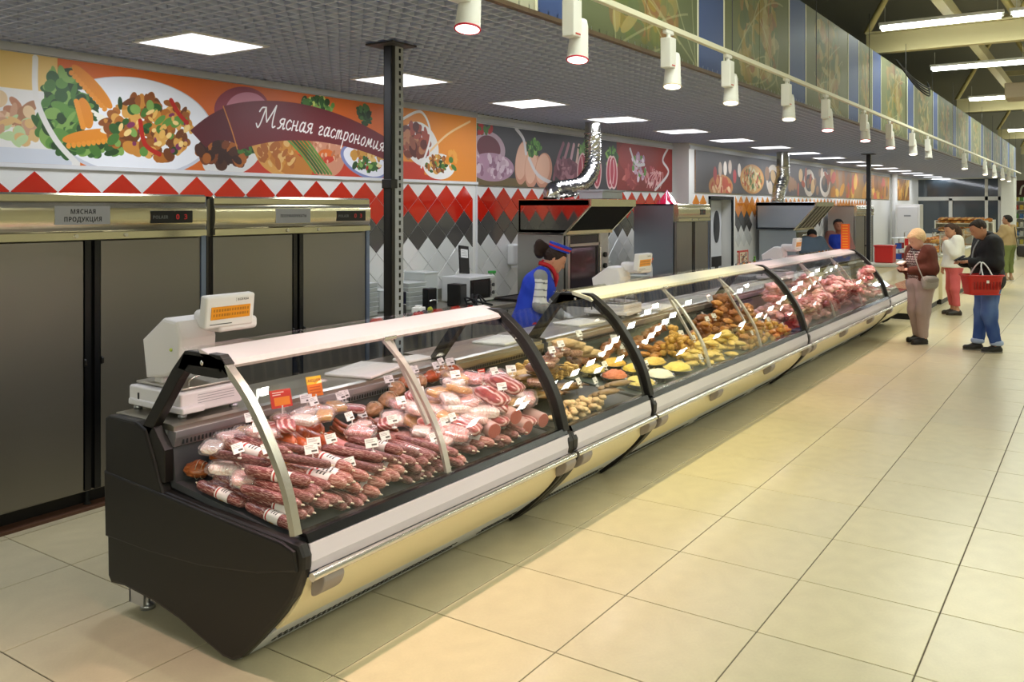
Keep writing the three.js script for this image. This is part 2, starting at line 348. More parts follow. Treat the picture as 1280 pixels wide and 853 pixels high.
// spotlight track in front of the bulkhead
{
  const rail = thing('spotlight_track', 'long white spotlight track hung before the printed bulkhead', 'light track', [-2.4, 3.05, -15]);
  mesh('rail', rbox(0.036, 0.036, 40, 0.004), mat(0xdad7c0, 0.5), rail);
  for (let z = 3; z > -36; z -= 2.4) mesh('suspension_wire', rod([0, 0.018, z + 15], [0, 1.2, z + 15], 0.004, 0.004, 6), M.darkGrey, rail);
  const lens = (c) => mat(0xffffff, 0.4, { emissive: c, emissiveIntensity: 4 });
  const zs = [[-2.0, 'pink'], [-3.12, 'pink'], [-4.12, 'pink'], [-5.39, 'warm'], [-6.5, 'warm'], [-8.0, 'warm'], [-9.36, 'pink'], [-11.1, 'pink'], [-12.6, 'pink'], [-14.3, 'white'], [-15.7, 'off'], [-20.2, 'white'], [-24.0, 'white'], [-26.2, 'white'], [-28.4, 'white'], [-30.4, 'white']];
  const cols = { pink: 0xffd6cc, warm: 0xffeeb4, white: 0xffeccc };
  for (const [z, c] of zs) {
    const o = thing('track_spotlight', c === 'pink' ? 'white track spotlight with a rosy glowing rim' : c === 'off' ? 'unlit white track spotlight among glowing ones' : c === 'warm' ? 'white track spotlight with a warm glowing rim' : 'small white track spotlight far along the track', 'spotlight', [-2.4, 3.03, z], 0, 'spotlights on the track, ' + c);
    mesh('adapter', [rbox(0.03, 0.025, 0.12, 0.004, 0, -0.012, 0), rod([0, -0.02, 0], [0, -0.06, 0], 0.014)], M.white, o);
    mesh('gear_box', rbox(0.075, 0.2, 0.09, 0.006, 0, -0.15, 0.0), M.white, o);
    mesh('badge', box(0.002, 0.008, 0.05, 0.039, -0.235, 0), M.red, o);
    const head = new THREE.Group(); head.name = 'lamp_head'; head.position.set(-0.0, -0.24, -0.075); head.rotation.set(-0.22, 0, 0.06); o.add(head);
    mesh('housing', lathe([[0.0, 0.1], [0.04, 0.1], [0.048, 0.07], [0.052, 0], [0.06, -0.13], [0.056, -0.13], [0.05, -0.09], [0, -0.08]], 24), M.white, head);
    if (c === 'off') { mesh('lens', new THREE.CylinderGeometry(0.055, 0.055, 0.006, 24).translate(0, -0.1295, 0), M.grey, head); continue; }
    mesh('lens', new THREE.CylinderGeometry(0.055, 0.055, 0.006, 24).translate(0, -0.1295, 0), lens(c === 'pink' ? 0xffe0dc : 0xfff6e0), head);
    mesh('rim', new THREE.TorusGeometry(0.058, 0.005, 6, 24).rotateX(Math.PI / 2).translate(0, -0.13, 0), mat(c === 'pink' ? 0xd83048 : 0xf0e6d0, 0.5), head);
    const s = new THREE.SpotLight(cols[c], L_SPOT * (z < -18 ? 1.3 : 1), 0, 0.62, 0.75, 2);
    s.castShadow = true; s.shadow.radius = 2;
    s.position.set(-2.395, 2.64, z - 0.03); s.target.position.set(-2.58, 0.4, z + 0.2); scene.add(s, s.target);
  }
}

// ---------------------------------------------------------------- printed food banners on the deli wall
const blob = (c, x, y, rx, ry, a, col) => { c.fillStyle = col; c.beginPath(); c.ellipse(x, y, rx, ry, a, 0, 7); c.fill(); };
function cluster(c, x, y, rx, ry, n, size, cols) {
  for (let i = 0; i < n; i++) { const a = rr(0, 6.28), q = Math.sqrt(rnd()); blob(c, x + Math.cos(a) * q * rx, y + Math.sin(a) * q * ry, size * rr(0.4, 1.2), size * rr(0.3, 0.8), rr(0, 3), pick(cols)); }
}
function curve(c, pts, w, col) { c.strokeStyle = col; c.lineWidth = w; c.lineCap = 'round'; c.lineJoin = 'round'; c.beginPath(); const s = new THREE.SplineCurve(pts.map((p) => V2(...p))).getPoints(pts.length * 8); s.forEach((p, i) => i ? c.lineTo(p.x, p.y) : c.moveTo(p.x, p.y)); c.stroke(); }
const LET = {
  'М': [2.3, [[-0.35, 0.25], [-0.1, -0.1], [0.15, 0.4], [0.45, 1.9]], [[-0.25, 1.45], [0, 1.85], [0.45, 1.9]], [[0.45, 1.9], [0.7, 0.9], [0.85, 0.5]], [[0.85, 0.5], [1.3, 1.4], [1.65, 2.2]], [[1.65, 2.2], [1.55, 0.8], [1.65, 0.05], [1.95, 0.15]]],
  'я': [0.95, [[0.72, 1], [0.38, 1], [0.16, 0.75], [0.35, 0.5], [0.7, 0.52]], [[0.72, 1], [0.66, 0.05], [0.88, 0.08]], [[0.45, 0.5], [0.25, 0.1], [0, 0]]],
  'с': [0.8, [[0.66, 0.82], [0.42, 1], [0.14, 0.7], [0.12, 0.28], [0.36, 0], [0.7, 0.2]]],
  'н': [0.95, [[0.14, 1], [0.08, 0]], [[0.1, 0.5], [0.62, 0.52]], [[0.66, 1], [0.6, 0.08], [0.85, 0.08]]],
  'а': [0.95, [[0.68, 0.85], [0.38, 1], [0.12, 0.6], [0.16, 0.1], [0.4, 0.05], [0.66, 0.6], [0.72, 1]], [[0.72, 1], [0.64, 0.1], [0.88, 0.08]]],
  'г': [0.75, [[0.1, 0.8], [0.32, 1], [0.55, 0.88], [0.48, 0.6], [0.2, 0.38], [0.2, 0.05], [0.6, 0.1]]],
  'т': [1.05, [[0.14, 0.95], [0.08, 0]], [[0.1, 0.6], [0.3, 1], [0.42, 0.8], [0.38, 0.05]], [[0.4, 0.6], [0.62, 1], [0.76, 0.8], [0.72, 0.08], [0.95, 0.1]]],
  'р': [0.85, [[0.2, 1], [0.02, -0.95]], [[0.16, 0.7], [0.45, 1], [0.7, 0.75], [0.6, 0.2], [0.34, 0.02], [0.12, 0.2]]],
  'о': [0.85, [[0.4, 1], [0.12, 0.6], [0.2, 0.06], [0.5, 0.06], [0.68, 0.5], [0.6, 0.95], [0.4, 1]]],
  'м': [1.1, [[0, 0.06], [0.14, 0.1], [0.34, 1], [0.46, 0.3], [0.8, 1], [0.76, 0.08], [1, 0.1]]],
  'и': [0.98, [[0.14, 1], [0.1, 0.2], [0.28, 0.03], [0.58, 0.5], [0.68, 1]], [[0.68, 1], [0.62, 0.1], [0.88, 0.08]]],
};
function script(c, text, x, y, size, bend, lw, col) {
  let u = 0; const widths = [...text].map((t) => t === ' ' ? 0.7 : LET[t][0]); const total = widths.reduce((a, b) => a + b, 0);
  [...text].forEach((t, i) => {
    if (t !== ' ') for (const s of LET[t].slice(1)) curve(c, s.map(([a, b]) => { const X = (u + a + b * 0.25) * size, q = (u / total); return [x + X, y - b * size * (1 - 0.15 * q) + bend * q * q]; }), lw, col);
    u += widths[i];
  });
}
function banner(name, label, x, z0, z1, y0, y1, tex) {
  return solo(name, box(0.015, y1 - y0, z0 - z1), phys(0xffffff, 0.5, { map: tex, clearcoat: 0.04, clearcoatRoughness: 0.3 }), label, 'banner', [x, (y0 + y1) / 2, (z0 + z1) / 2]);
}
const BR = ['#8a4b16', '#b06a22', '#c98836', '#6d3a12', '#d9a24e', '#9a5a20'], GR = ['#2f5a24', '#47762e', '#5f8f3c', '#234419', '#7fa650'], PK = ['#c98a86', '#b5616a', '#d9a8a0', '#a34a55', '#e3c0b8'];
banner('food_banner', 'orange food banner with white plate and maroon ribbon of script lettering', -5.94, -2.2, -8.02, 2.147, 2.877, canvasTex(2048, 257, (c, w, h) => {
  c.scale(w / 5.82, h / 0.73);
  c.fillStyle = '#d5671c'; c.fillRect(0, 0, 5.82, 0.73);
  c.fillStyle = '#e08a2c'; c.fillRect(4.4, 0, 1.5, 0.73);
  c.fillStyle = '#c23a22'; c.beginPath(); c.moveTo(2.5, 0.73); c.quadraticCurveTo(3.6, 0.4, 5.2, 0.73); c.fill();
  c.fillStyle = '#c23a22'; c.fillRect(2.6, 0.55, 2.3, 0.18);
  // bread and plate at the far left
  c.fillStyle = '#e2bd6a'; c.fillRect(0, 0, 1.0, 0.3); c.fillStyle = '#e8e6e2'; c.fillRect(0, 0.24, 1.16, 0.5);
  cluster(c, 0.5, 0.42, 0.4, 0.12, 60, 0.07, ['#c79a7a', '#b88060', '#d8b090', '#a97a58', '#e0c49a']); cluster(c, 0.72, 0.52, 0.15, 0.08, 30, 0.05, ['#c79a7a', '#d9b478', '#b9d09a']);
  c.fillStyle = '#cfd4dc'; c.fillRect(0, 0.63, 1.1, 0.1);
  // plate with the main dish
  blob(c, 1.6, 0.43, 0.67, 0.37, 0, '#c9ccd6'); blob(c, 1.6, 0.42, 0.65, 0.355, 0, '#eceef2');
  cluster(c, 1.08, 0.28, 0.2, 0.2, 90, 0.06, GR); cluster(c, 1.02, 0.48, 0.16, 0.16, 70, 0.06, GR); cluster(c, 1.3, 0.6, 0.2, 0.05, 30, 0.05, GR);
  for (const [x, y, a, l] of [[1.25, 0.17, 0.75, 0.2], [1.2, 0.36, 1.3, 0.11], [1.25, 0.52, -0.18, 0.22]]) { c.save(); c.translate(x, y); c.rotate(a); blob(c, 0, 0, l, 0.05, 0, '#e08a1c'); for (let i = -5; i < 6; i++) blob(c, i * l / 6, 0.045, 0.018, 0.02, 0, '#e8952a'); c.restore(); }
  for (let i = 0; i < 7; i++) curve(c, [[1.48, 0.46], [1.38 - i * 0.01, 0.4 + i * 0.012], [1.25 + i * 0.02, 0.34 + i * 0.025]], 0.02, '#f0eedf');
  cluster(c, 1.72, 0.43, 0.36, 0.23, 150, 0.06, BR); cluster(c, 1.7, 0.42, 0.34, 0.22, 26, 0.05, GR); cluster(c, 1.75, 0.45, 0.3, 0.16, 30, 0.035, ['#e2b25c', '#f0cf86', '#7d2f58']);
  for (const p of [[[1.62, 0.38], [1.66, 0.55], [1.78, 0.62]], [[1.88, 0.2], [1.95, 0.3], [2.02, 0.36]]]) curve(c, p, 0.035, '#b3200f');
  curve(c, [[0.85, 0.02], [0.86, 0.3], [0.98, 0.55], [1.14, 0.72]], 0.04, '#e6e4de');
  // small dishes under the ribbon
  blob(c, 2.45, 0.6, 0.3, 0.16, -0.3, '#e2e0dc'); cluster(c, 2.35, 0.58, 0.24, 0.1, 60, 0.06, ['#4a2614', '#7a3d16', '#a85e20', '#3a1c12']); cluster(c, 2.58, 0.5, 0.1, 0.08, 26, 0.04, GR);
  for (let i = 0; i < 3; i++) curve(c, [[2.7 + i * 0.13, 0.44], [2.8 + i * 0.14, 0.6], [2.95 + i * 0.15, 0.68]], 0.16, pick(['#c98836', '#b9752e', '#d49a4c']));
  cluster(c, 2.95, 0.56, 0.22, 0.11, 40, 0.05, ['#c98836', '#a8622a', '#dcb06a']);
  c.strokeStyle = '#c98a6c'; c.lineWidth = 0.13; c.beginPath(); c.ellipse(3.5, 0.55, 0.17, 0.13, 0, 0, 7); c.stroke(); cluster(c, 3.5, 0.5, 0.24, 0.1, 20, 0.03, ['#b5704c', '#dcab8a']);
  for (let i = 0; i < 6; i++) curve(c, [[3.0 + i * 0.05, 0.4], [3.2 + i * 0.04, 0.55], [3.36 + i * 0.04, 0.71]], 0.022, pick(GR));
  blob(c, 4.0, 0.58, 0.33, 0.15, 0.25, '#7d86b4'); blob(c, 4.01, 0.575, 0.3, 0.13, 0.25, '#e6e6ee'); cluster(c, 4.05, 0.52, 0.22, 0.04, 30, 0.05, ['#c9923c', '#b3772c', '#e2bb70']); cluster(c, 4.03, 0.6, 0.2, 0.05, 40, 0.04, [...GR, '#a8261a', '#e8d9a8']);
  // ham and greens over the ribbon
  blob(c, 2.55, 0.2, 0.28, 0.18, -0.2, '#8e3440'); blob(c, 2.6, 0.21, 0.22, 0.15, -0.2, '#c98090'); cluster(c, 3.42, 0.08, 0.2, 0.05, 40, 0.05, [...GR, '#d8dcae', '#c9d46a']); cluster(c, 4.0, 0.12, 0.09, 0.1, 40, 0.04, ['#2c4a24', '#456a34', '#1f3418']);
  // maroon ribbon
  c.fillStyle = '#5a1a22'; c.beginPath(); c.moveTo(2.05, 0.42); c.quadraticCurveTo(2.3, 0.2, 2.55, 0.16); c.lineTo(2.62, 0.55); c.quadraticCurveTo(2.3, 0.4, 2.2, 0.55); c.fill();
  c.fillStyle = '#6e2228'; c.beginPath(); c.moveTo(2.36, 0.2); c.bezierCurveTo(2.9, 0.02, 3.7, 0.06, 4.55, 0.42); c.lineTo(4.55, 0.62); c.bezierCurveTo(3.8, 0.38, 3.0, 0.36, 2.52, 0.55); c.closePath(); c.fill();
  curve(c, [[2.36, 0.2], [2.44, 0.38], [2.5, 0.54]], 0.012, '#c9803a');
  script(c, 'Мясная гастрономия', 2.72, 0.335, 0.088, 0.14, 0.014, '#f3efe8');
  // chicken, salad plate and white loops at the right end
  blob(c, 4.85, 0.36, 0.3, 0.22, 0.4, '#e9e5de'); cluster(c, 4.75, 0.34, 0.22, 0.17, 60, 0.07, ['#7a3a24', '#5c2418', '#94543a', '#b57850', '#a34a35']);
  curve(c, [[4.55, 0.12], [4.85, 0.02], [5.0, 0.25], [4.85, 0.6]], 0.03, '#ece8e2'); curve(c, [[5.0, 0.42], [5.3, 0.22], [5.7, 0.05]], 0.025, '#f0c890');
  blob(c, 5.15, 0.58, 0.27, 0.14, 0, '#eceae6'); cluster(c, 5.1, 0.56, 0.18, 0.09, 60, 0.04, [...GR, ...BR, '#d8c060']); cluster(c, 5.38, 0.5, 0.1, 0.1, 20, 0.05, ['#e08a1c', '#47762e', '#e8a040']);
}));
banner('food_banner', 'dark grey and red banner with raw meat cuts behind the silver duct', -6.035, -8.12, -13.7, 2.115, 2.835, canvasTex(2048, 264, (c, w, h) => {
  c.scale(w / 5.58, h / 0.72);
  c.fillStyle = '#3c3a3c'; c.fillRect(0, 0, 5.58, 0.72);
  c.fillStyle = '#7d2a24'; c.fillRect(3.55, 0, 2.1, 0.72); c.fillStyle = '#8f3028'; c.beginPath(); c.ellipse(4.6, 0.2, 1.0, 0.35, 0, 0, 7); c.fill();
  c.fillStyle = '#6b5a34'; c.fillRect(0, 0.62, 1.2, 0.1);
  blob(c, 0.3, 0.28, 0.32, 0.2, 0.1, '#b79aa4'); blob(c, 0.28, 0.28, 0.24, 0.15, 0.1, '#6a2b34'); blob(c, 0.35, 0.5, 0.46, 0.17, 0, '#b08a9c'); cluster(c, 0.35, 0.5, 0.42, 0.14, 60, 0.06, ['#c4a4b2', '#94687e', '#b58aa0', '#d8c0ca']); cluster(c, 0.15, 0.06, 0.18, 0.05, 26, 0.05, ['#b3261c', '#8c1f16', '#47762e']);
  for (const [x, y, rx, ry, a] of [[1.0, 0.42, 0.16, 0.28, 0.25], [1.22, 0.48, 0.17, 0.26, 0.2], [1.5, 0.5, 0.2, 0.24, 0.5]]) { blob(c, x, y, rx, ry, a, '#c98f74'); blob(c, x - 0.02, y - 0.02, rx * 0.8, ry * 0.85, a, '#ddae92'); }
  cluster(c, 1.25, 0.22, 0.18, 0.09, 50, 0.05, GR);
  for (let i = 0; i < 5; i++) curve(c, [[1.75 + i * 0.18, 0.6], [1.85 + i * 0.17, 0.35], [2.0 + i * 0.14, 0.12]], 0.06, pick(['#a8727c', '#8b5563', '#c49aa0', '#d6b3a4']));
  blob(c, 2.1, 0.48, 0.35, 0.16, 0, '#7d4652'); cluster(c, 2.1, 0.48, 0.3, 0.14, 40, 0.06, ['#8b5563', '#a8727c', '#6b3845']); c.fillStyle = '#40464a'; c.fillRect(1.6, 0.64, 1.2, 0.08);
  cluster(c, 2.75, 0.16, 0.3, 0.12, 60, 0.06, GR); cluster(c, 3.4, 0.25, 0.2, 0.16, 40, 0.06, GR);
  for (const [x, a] of [[2.5, 0.15], [2.72, 0.1], [2.95, 0.05], [3.35, 0.05], [3.45, -0.05]]) { blob(c, x, 0.46, 0.13, 0.25, a, '#d9b3ae'); blob(c, x, 0.46, 0.1, 0.22, a, '#a83a48'); curve(c, [[x, 0.28], [x + 0.02, 0.45], [x - 0.02, 0.62]], 0.025, '#e0b8b2'); }
  cluster(c, 4.05, 0.5, 0.25, 0.16, 50, 0.09, ['#a84a46', '#8f3636', '#c06a60']); cluster(c, 4.3, 0.35, 0.3, 0.18, 40, 0.07, ['#c9a4b4', '#b086a0', '#e0d0d8', '#5f8f3c']); cluster(c, 4.85, 0.5, 0.3, 0.15, 60, 0.06, ['#b04a50', '#98323c', '#d08a88', '#e0b8b4']);
  for (let i = 0; i < 6; i++) curve(c, [[4.6 + i * 0.1, 0.66], [4.7 + i * 0.1, 0.5], [4.9 + i * 0.06, 0.4]], 0.02, '#dba6a4');
  for (const p of [[[0.85, 0], [1.02, 0.12], [1.08, 0.3]], [[1.15, 0.36], [1.4, 0.58], [2.0, 0.71]], [[4.0, 0.08], [4.2, 0.3], [4.5, 0.3]], [[5.4, 0], [5.2, 0.2], [5.42, 0.4], [4.9, 0.7]]]) curve(c, p, 0.05, '#cfcac8');
}));
banner('food_banner', 'long grey banner with pizza, rings of dough and golden bread', -5.735, -13.98, -30.1, 2.115, 2.835, canvasTex(2048, 92, (c, w, h) => {
  c.scale(w / 16.12, h / 0.72);
  c.fillStyle = '#54514f'; c.fillRect(0, 0, 16.2, 0.72); c.fillStyle = '#8d7258'; c.fillRect(8.5, 0, 8, 0.72); c.fillStyle = '#a07a44'; c.fillRect(11, 0, 6, 0.72);
  blob(c, 1.2, 0.6, 0.6, 0.22, 0, '#b07a4a'); cluster(c, 1.2, 0.6, 0.45, 0.15, 30, 0.1, ['#c98a5a', '#a84a35', '#d8b890']);
  for (let i = 0; i < 6; i++) blob(c, 0.9 + i * 0.25, rr(0.15, 0.45), 0.09, 0.13, 0, pick(['#c98a6a', '#d8cfc2', '#a84a4a', '#b8a898']));
  blob(c, 2.9, 0.42, 0.7, 0.29, 0, '#c98f4c'); blob(c, 2.9, 0.42, 0.62, 0.255, 0, '#c9a060'); cluster(c, 2.9, 0.42, 0.55, 0.22, 90, 0.07, ['#b04a2c', '#5f7a34', '#e2c88a', '#c9803c', '#d8d0a0']);
  for (const [x, r] of [[4.2, 0.4], [6.9, 0.4], [8.3, 0.42]]) { c.strokeStyle = '#cfc4b4'; c.lineWidth = 0.12; c.beginPath(); c.ellipse(x, 0.4, r, 0.26, 0, 0, 7); c.stroke(); }
  for (let i = 0; i < 26; i++) blob(c, 3.8 + i * 0.2, rr(0.1, 0.6), rr(0.06, 0.16), rr(0.08, 0.2), rr(0, 3), pick(['#c9b8a4', '#a8583c', '#d8d2c8', '#8a6a50', '#77604a', '#c9a878']));
  for (let i = 0; i < 60; i++) blob(c, rr(9, 16.1), rr(0.15, 0.7), rr(0.1, 0.3), rr(0.08, 0.25), rr(0, 3), pick(['#c98f34', '#b3772c', '#8a5a24', '#d9ac50', '#a06a34', '#6b5040', '#c9624a']));
}));
banner('food_banner', 'short banner with golden baguettes at the end of the wall', -5.735, -30.6, -33.6, 2.115, 2.835, canvasTex(256, 64, (c, w, h) => {
  c.scale(w / 3, h / 0.72); c.fillStyle = '#9a6a30'; c.fillRect(0, 0, 3, 0.72);
  for (let i = 0; i < 40; i++) blob(c, rr(0, 3), rr(0.1, 0.7), rr(0.1, 0.4), rr(0.05, 0.15), rr(-1, -0.3), pick(['#c98f34', '#b3772c', '#d9b060', '#7a5024']));
}));
solo('wall_pipe', rod([0, 0, 0], [0, 2.94, 0], 0.09), M.white, 'white vertical pipe between the bread banners', 'pipe', [-5.62, 0, -30.35]);

// ---------------------------------------------------------------- refrigerated display cases in a row
const CX = -3.15;                                        // case groups stand at x = CX; profiles below are (x - CX, y)
const P = (pts) => pts.map(([x, y]) => [x - CX, y]);
const glassLine = smooth(P([[-2.548, 0.60], [-2.60, 0.765], [-2.688, 0.918], [-2.82, 1.09], [-2.975, 1.222]]), 6);
const hoopFront = smooth(P([[-2.975, 1.232], [-2.81, 1.10], [-2.675, 0.925], [-2.585, 0.765], [-2.53, 0.585]]), 6);
const frontCurve = smooth(P([[-2.70, 0.192], [-2.625, 0.27], [-2.565, 0.355], [-2.525, 0.438]]), 6);
const jointCurve = smooth(P([[-2.905, 0.012], [-2.79, 0.10], [-2.685, 0.202], [-2.605, 0.285], [-2.545, 0.362], [-2.508, 0.436]]), 6);
const bedAt = (x) => 0.562 + (-2.58 - x) / 0.76 * 0.09;  // height of the display floor at world x
const panelPts = P([[-3.80, 0.65], [-3.72, 0.656], [-3.576, 0.640], [-3.409, 0.626], [-3.163, 0.606], [-2.909, 0.595], [-2.592, 0.578], [-2.517, 0.572], [-2.494, 0.53], [-2.497, 0.48], [-2.552, 0.361], [-2.66, 0.235], [-2.78, 0.115], [-2.85, 0.05], [-2.905, 0.022], [-2.965, 0.022], [-3.10, 0.055], [-3.26, 0.098], [-3.43, 0.126], [-3.66, 0.14], [-3.765, 0.13], [-3.79, 0.16]]);
const ventMat = mat(0x23262a, 0.6);
function hoop(o, z, t, style, name = 'side_frame') {     // the raised frame at a case end
  const rear = P([[-3.52, 0.87], [-3.30, 1.15], [-3.215, 1.235], [-3.2, 1.236]]);
  const topFront = style === 'chrome' ? P([[-2.99, 1.236], [-2.955, 1.205]]) : P([[-2.99, 1.236]]);
  const line = [...rear, ...topFront, ...(style === 'chrome' ? [] : hoopFront.slice(1))];
  const outer = offsetLine(line, 0.012), inner = offsetLine(line, -0.05);
  // the top bar hangs lower than the legs are wide
  const fr = mesh(name, [prism([...outer, ...inner.slice().reverse()], z, z - t, 0.004), prism(P([[-3.23, 1.235], [-2.97, 1.235], [-2.93, 1.165], [-3.0, 1.15], [-3.17, 1.15], [-3.27, 1.165]]), z, z - t, 0.004), prism(P([[-3.56, 0.89], [-3.44, 0.89], [-3.36, 0.80], [-3.36, 0.66], [-3.50, 0.64]]), z, z - t, 0.004)], M.black, o);
  mesh('screw', new THREE.SphereGeometry(0.011, 10, 8).scale(1, 1, 0.5).translate(-3.1 - CX, 1.205, z + 0.003), M.chrome, fr);
  if (style === 'chrome') mesh('edge_strip', prism(ribbon(glassLine, -0.008, 0.022), z, z - t * 0.8), mat(0xc9c6bc, 0.25, { metalness: 0.85 }), fr);
}
function displayCase(label, z0, z1, opt) {
  const L = z0 - z1, o = thing('display_case', label, 'display case', [CX, 0, z0]);
  const a = opt.first ? -0.05 : -0.03, b = -L + 0.03;     // body between the side panels, local z
  const f = (pts, t, m, name, p = o) => mesh(name, sheet(pts, a, b, t), m, p);
  // side panels
  const near = mesh('side_panel', prism(panelPts, 0, -0.055, opt.first ? 0.016 : 0.006), M.black, o);
  if (opt.first) {
    mesh('molding', prism(P([[-3.80, 0.645], [-3.4, 0.62], [-2.95, 0.59], [-2.6, 0.57], [-2.53, 0.55], [-2.515, 0.475], [-2.75, 0.415], [-3.1, 0.365], [-3.45, 0.345], [-3.79, 0.345]]), 0.012, -0.02, 0.01), M.black, near);
    mesh('rear_post', prism(P([[-3.80, 0.63], [-3.80, 0.885], [-3.775, 0.9], [-3.56, 0.9], [-3.49, 0.875], [-3.42, 0.74], [-3.36, 0.61]]), 0.006, -0.05, 0.012), M.black, near);
  } else mesh('rear_post', prism(P([[-3.80, 0.6], [-3.80, 0.885], [-3.49, 0.885], [-3.36, 0.62]]), 0, -0.05, 0.004), M.black, near);
  if (!opt.first) mesh('joint_strip', prism(ribbon(jointCurve, -0.014, 0.006), 0.0, -0.085, 0.003), M.black, near);
  if (opt.last) { const fp = mesh('side_panel', prism(panelPts, -L + 0.05, -L, 0.006), M.black, o); mesh('joint_strip', prism(ribbon(jointCurve, -0.012, 0.006), -L + 0.05, -L + 0.001, 0.003), M.black, fp); }
  // lower front
  f(frontCurve, 0.012, M.cream, 'front_panel');
  const kick = f(P([[-2.92, 0.012], [-2.705, 0.187]]), 0.01, M.kick, 'kick_plate');
  const slot = new THREE.BoxGeometry(0.024, 0.006, 0.012);
  const vents = [];
  for (let k = 0; k < Math.floor(L / 0.031) - 8; k++) { if ((k % 46) > 38) continue; for (const q of [0.3, 0.46]) vents.push(slot.clone().rotateZ(0.683).translate(-2.92 + 0.215 * q - CX + 0.004, 0.012 + 0.175 * q - 0.0035, a - 0.12 - k * 0.031)); }
  mesh('vent_slots', vents, ventMat, kick);
  f(P([[-2.527, 0.436], [-2.516, 0.462]]), 0.014, mat(0x33405a, 0.4), 'groove_strip');
  f(P([[-2.512, 0.462], [-2.505, 0.5], [-2.515, 0.565]]), 0.014, M.greyBand, 'grey_band');
  f(P([[-2.52, 0.566], [-2.532, 0.592], [-2.575, 0.592]]), 0.016, M.blackGloss, 'glass_channel');
  const rail = mesh('bumper_rail', rod([-2.476 - CX, 0.452, a + 0.02], [-2.476 - CX, 0.452, b - 0.01], 0.0165, 0.0165, 16), M.chrome, o);
  for (const zc of [a - 0.03, ...(opt.brackets || []), b + 0.1]) mesh('rail_bracket', prism(P(smooth([[-2.478, 0.452], [-2.462, 0.42], [-2.485, 0.375], [-2.535, 0.35], [-2.53, 0.42], [-2.5, 0.46]], 4)), zc, zc - 0.11, 0.006), mat(0x8f857e, 0.45), rail);
  // tub
  const tubMat = opt.tub || mat(0x4b4d50, 0.45);
  mesh('display_floor', prism(P([[-2.565, 0.585], [-2.565, 0.535], [-3.40, 0.63], [-3.40, 0.805], [-3.365, 0.805], [-3.345, 0.653], [-2.6, 0.564]]), a, b), tubMat, o);
  mesh('base', prism(P([[-3.78, 0.16], [-3.05, 0.10], [-2.85, 0.12], [-2.60, 0.35], [-2.56, 0.52], [-3.42, 0.615], [-3.78, 0.615]]), a, b), M.darkGrey, o);
  mesh('back_panel', prism(P([[-3.8, 0.62], [-3.8, 0.872], [-3.41, 0.872], [-3.41, 0.62]]), a, b), M.grey, o);
  mesh('worktop', prism(P([[-3.8, 0.872], [-3.8, 0.9], [-3.385, 0.9], [-3.36, 0.893], [-3.36, 0.872]]), a, b, 0.002), M.steel, o);
  const nose = mesh('air_grille', prism(P([[-3.40, 0.806], [-3.40, 0.872], [-3.345, 0.872], [-3.345, 0.845], [-3.355, 0.806]]), a, b), opt.nose || M.alu, o);
  const gs = [];
  for (let k = 0; k < L / 0.02 - 6; k++) gs.push(box(0.004, 0.02, 0.008, -3.349 - CX, 0.823, a - 0.04 - k * 0.02));
  mesh('grille_slots', gs, ventMat, nose);
  for (const zf of [-0.12, -L + 0.2]) for (const xf of [-3.66, -3.0]) {
    mesh('foot', [lathe([[0, 0], [0.035, 0], [0.03, 0.02], [0.012, 0.03], [0.012, 0.17], [0, 0.17]], 14).translate(xf - CX, 0, zf)], M.alu, o);
  }
  if (opt.first) mesh('leg_bracket', [span(-3.71 - CX, -3.60 - CX, 0.04, 0.16, -0.06, -0.07), span(-3.71 - CX, -3.70 - CX, 0.04, 0.16, -0.06, -0.14)], M.alu, o);
  // glass, frames, canopy
  if (!opt.noHoop) hoop(o, opt.first ? -0.005 : 0, opt.first ? 0.045 : 0.06, opt.first ? 'chrome' : 'black');
  if (opt.last) hoop(o, -L + 0.06, 0.06, 'black');
  const cuts = [a, ...(opt.cuts || []).map((z) => z - z0), b];
  for (let i = 0; i + 1 < cuts.length; i++) mesh('curved_glass', sheet(glassLine, cuts[i] - 0.003, cuts[i + 1] + 0.003, 0.006), M.glass, o);
  for (const z of (opt.cuts || []).map((q) => q - z0)) {
    mesh('glass_post', [prism(ribbon(offsetLine(glassLine, 0.02), -0.008, 0.008), z + 0.07, z + 0.035), prism(P([[-2.99, 1.2], [-2.975, 1.21], [-2.72, 0.80], [-2.735, 0.79]]), z + 0.02, z + 0.0)], mat(0xd6d2ca, 0.3, { metalness: 0.6 }), o);
    mesh('glass_clamp', [rbox(0.05, 0.02, 0.09, 0.005, -2.97 - CX, 1.2, z + 0.03)], M.chrome, o);
  }
  if (opt.canopy) {
    const cz0 = a + 0.045, cz1 = b - 0.02;
    const can = mesh('canopy', prism(P([[-2.955, 1.205], [-2.975, 1.225], [-3.115, 1.262], [-3.125, 1.255], [-3.118, 1.235], [-2.985, 1.2], [-2.965, 1.192]]), cz0, cz1, 0.003), opt.canopy, o);
    mesh('canopy_glass', prism(P([[-3.12, 1.246], [-3.12, 1.252], [-3.27, 1.252], [-3.27, 1.246]]), cz0, cz1), M.glass, can);
    mesh('lamp', rod([-3.06 - CX, 1.218, cz0 - 0.05], [-3.06 - CX, 1.218, cz1 + 0.05], 0.013), mat(0xffffff, 0.4, { emissive: opt.glow, emissiveIntensity: 3.2 }), can);
    const l = new THREE.RectAreaLight(opt.glow, L_CASE, cz0 - cz1 - 0.1, 0.05);
    l.position.set(-3.06, 1.198, z0 + (cz0 + cz1) / 2); l.rotation.set(-Math.PI / 2, 0, Math.PI / 2); scene.add(l);
  }
  return o;
}
const rosy = 0xffd3ea, warmW = 0xfff2cf;
const sausageCase = displayCase('display case of sausages and hams with black end panel and scale', -2.274, -4.30, { first: true, last: true, cuts: [-3.30], brackets: [], canopy: mat(0xcfc8c8, 0.45), glow: rosy });
